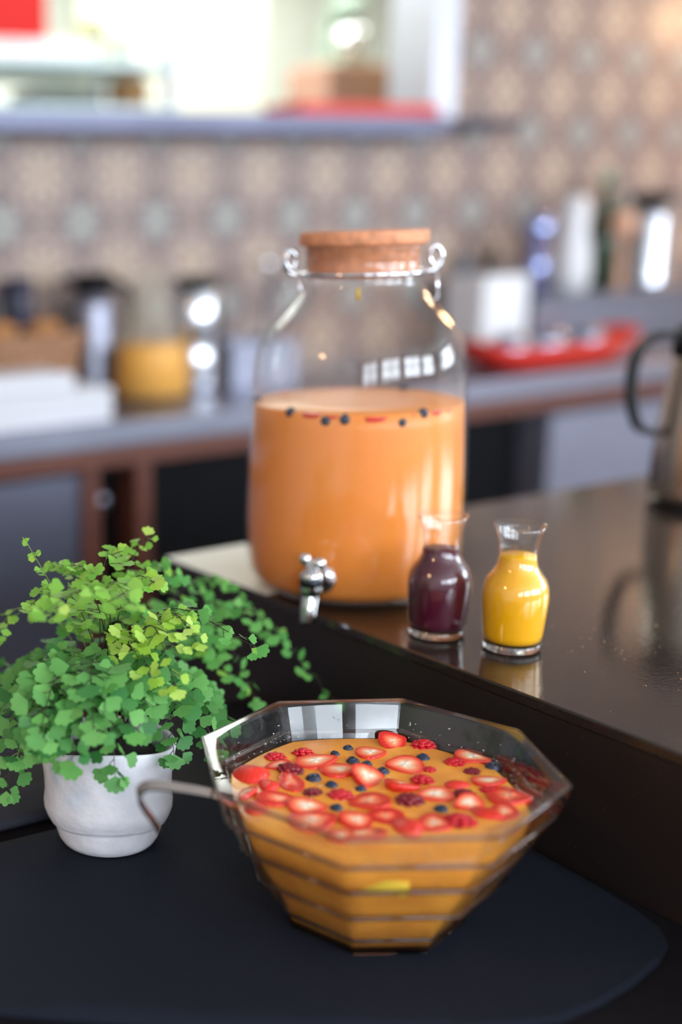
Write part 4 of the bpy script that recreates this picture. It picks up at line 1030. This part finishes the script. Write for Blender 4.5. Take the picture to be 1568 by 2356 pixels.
for fi,(pts,tone,ls,nb,bl) in enumerate(FRONDS):
    r_=random.Random(100+fi)
    ls*=1.22; nb=round(nb*1.3) if tone==0 else nb; p0=Vector(pts[0])+Vector((r_.uniform(-.02,.02),r_.uniform(-.02,.02),-0.002))
    cv=bez([p0]+[Vector(p) for p in pts[1:]],10)
    sm=MB(); sm.tube([p-org for p in cv],0.00075,5,taper=0.45)
    N_=len(cv)-1
    def put(pos,dirv,size,tn,r_=r_):
        up=Vector((0,0,1))*r_.uniform(0.5,1.2)+(CAMP-pos).normalized()*r_.uniform(0.3,1.1)+Vector((r_.uniform(-.55,.55),r_.uniform(-.55,.55),r_.uniform(-.2,.3)))
        y=dirv.normalized(); x=y.cross(up)
        if x.length<1e-4: x=Vector((1,0,0))
        x.normalize(); z=x.cross(y)
        M=Matrix((( x.x,y.x,z.x,0),(x.y,y.y,z.y,0),(x.z,y.z,z.z,0),(0,0,0,1)))
        M=Matrix.Translation(pos)@M@Matrix.Diagonal((size*1.0,size,size,1))
        leaves.append((fi,M,tn,r_.randrange(4),size/max(0.5,(CAMP-pos).length)))
    side=1
    for b_ in range(nb):
        s_=0.34+0.66*(b_+0.5)/nb
        f_=s_*N_; i0=min(int(f_),N_-1); p=cv[i0].lerp(cv[i0+1],f_-i0); tg=(cv[i0+1]-cv[i0]).normalized()
        lat=tg.cross(Vector((0,0,1)))
        lat=(lat.normalized() if lat.length>1e-3 else Vector((1,0,0)))
        lat=(lat*side*1.0+tg*0.75+Vector((r_.uniform(-.35,.35),r_.uniform(-.35,.35),r_.uniform(-.35,.25)))).normalized()
        side=-side
        L_=bl*(1.0-0.72*s_**2)*r_.uniform(0.75,1.15)
        e=p+lat*L_+Vector((0,0,-0.18*L_))
        sm.tube([p-org,(p+e)/2+Vector((0,0,0.05*L_))-org,e-org],0.00035,4)
        k=max(1,round(L_/(ls*0.72)))
        tip_small=1.0-0.35*max(0,s_-0.6)/0.4
        for q in range(k):
            pp=p.lerp(e,(q+0.6)/(k+0.2)); sd=lat.cross(Vector((0,0,1))); sd=sd.normalized() if sd.length>1e-3 else tg
            d_=(lat*0.6+sd*(1 if q%2 else -1)*0.9+Vector((0,0,r_.uniform(-.4,.15))))
            put(pp,d_,ls*r_.uniform(0.85,1.15)*tip_small,tone if r_.random()>0.12 else min(3,tone+1))
        put(e,lat+Vector((0,0,-0.2)),ls*r_.uniform(0.9,1.15)*tip_small,tone)
    put(cv[-1],(cv[-1]-cv[-3]),ls*0.9,min(3,tone+(1 if fi%3==0 else 0)))
    fo=sm.build('frond',M_stem if fi%7 else M_stem2,fn)
    fro.append(fo)
order=sorted(range(len(leaves)),key=lambda i:-leaves[i][4])
pick=set(order[:300])
rest={}
inv=Matrix.Translation(-org)
rv=[];rf=[];rm=[]
for i,(fi,M,tn,vr,w_) in enumerate(leaves):
    ML=inv@M
    if i in pick:
        o=bpy.data.objects.new('leaflet',LM[(tn,vr)]); COL.objects.link(o); o.parent=fro[fi]; o.matrix_local=ML
    else:
        b0=len(rv); g=LG[vr]
        rv+=[tuple(ML@Vector(q)) for q in g[0]]; rf+=[tuple(a+b0 for a in f_) for f_ in g[1]]; rm+=[tn]*len(g[1])
me=bpy.data.meshes.new('leaflets'); me.from_pydata(rv,[],rf)
for t_ in TONES: me.materials.append(t_)
me.polygons.foreach_set('material_index',rm); me.polygons.foreach_set('use_smooth',[True]*len(rf)); me.update()
lo=link('leaflets',me,fn); tag(lo,'smaller leaflets of the fern',kind='stuff')
print('leaflets',len(leaves),'rest tris',len(rf)*2)
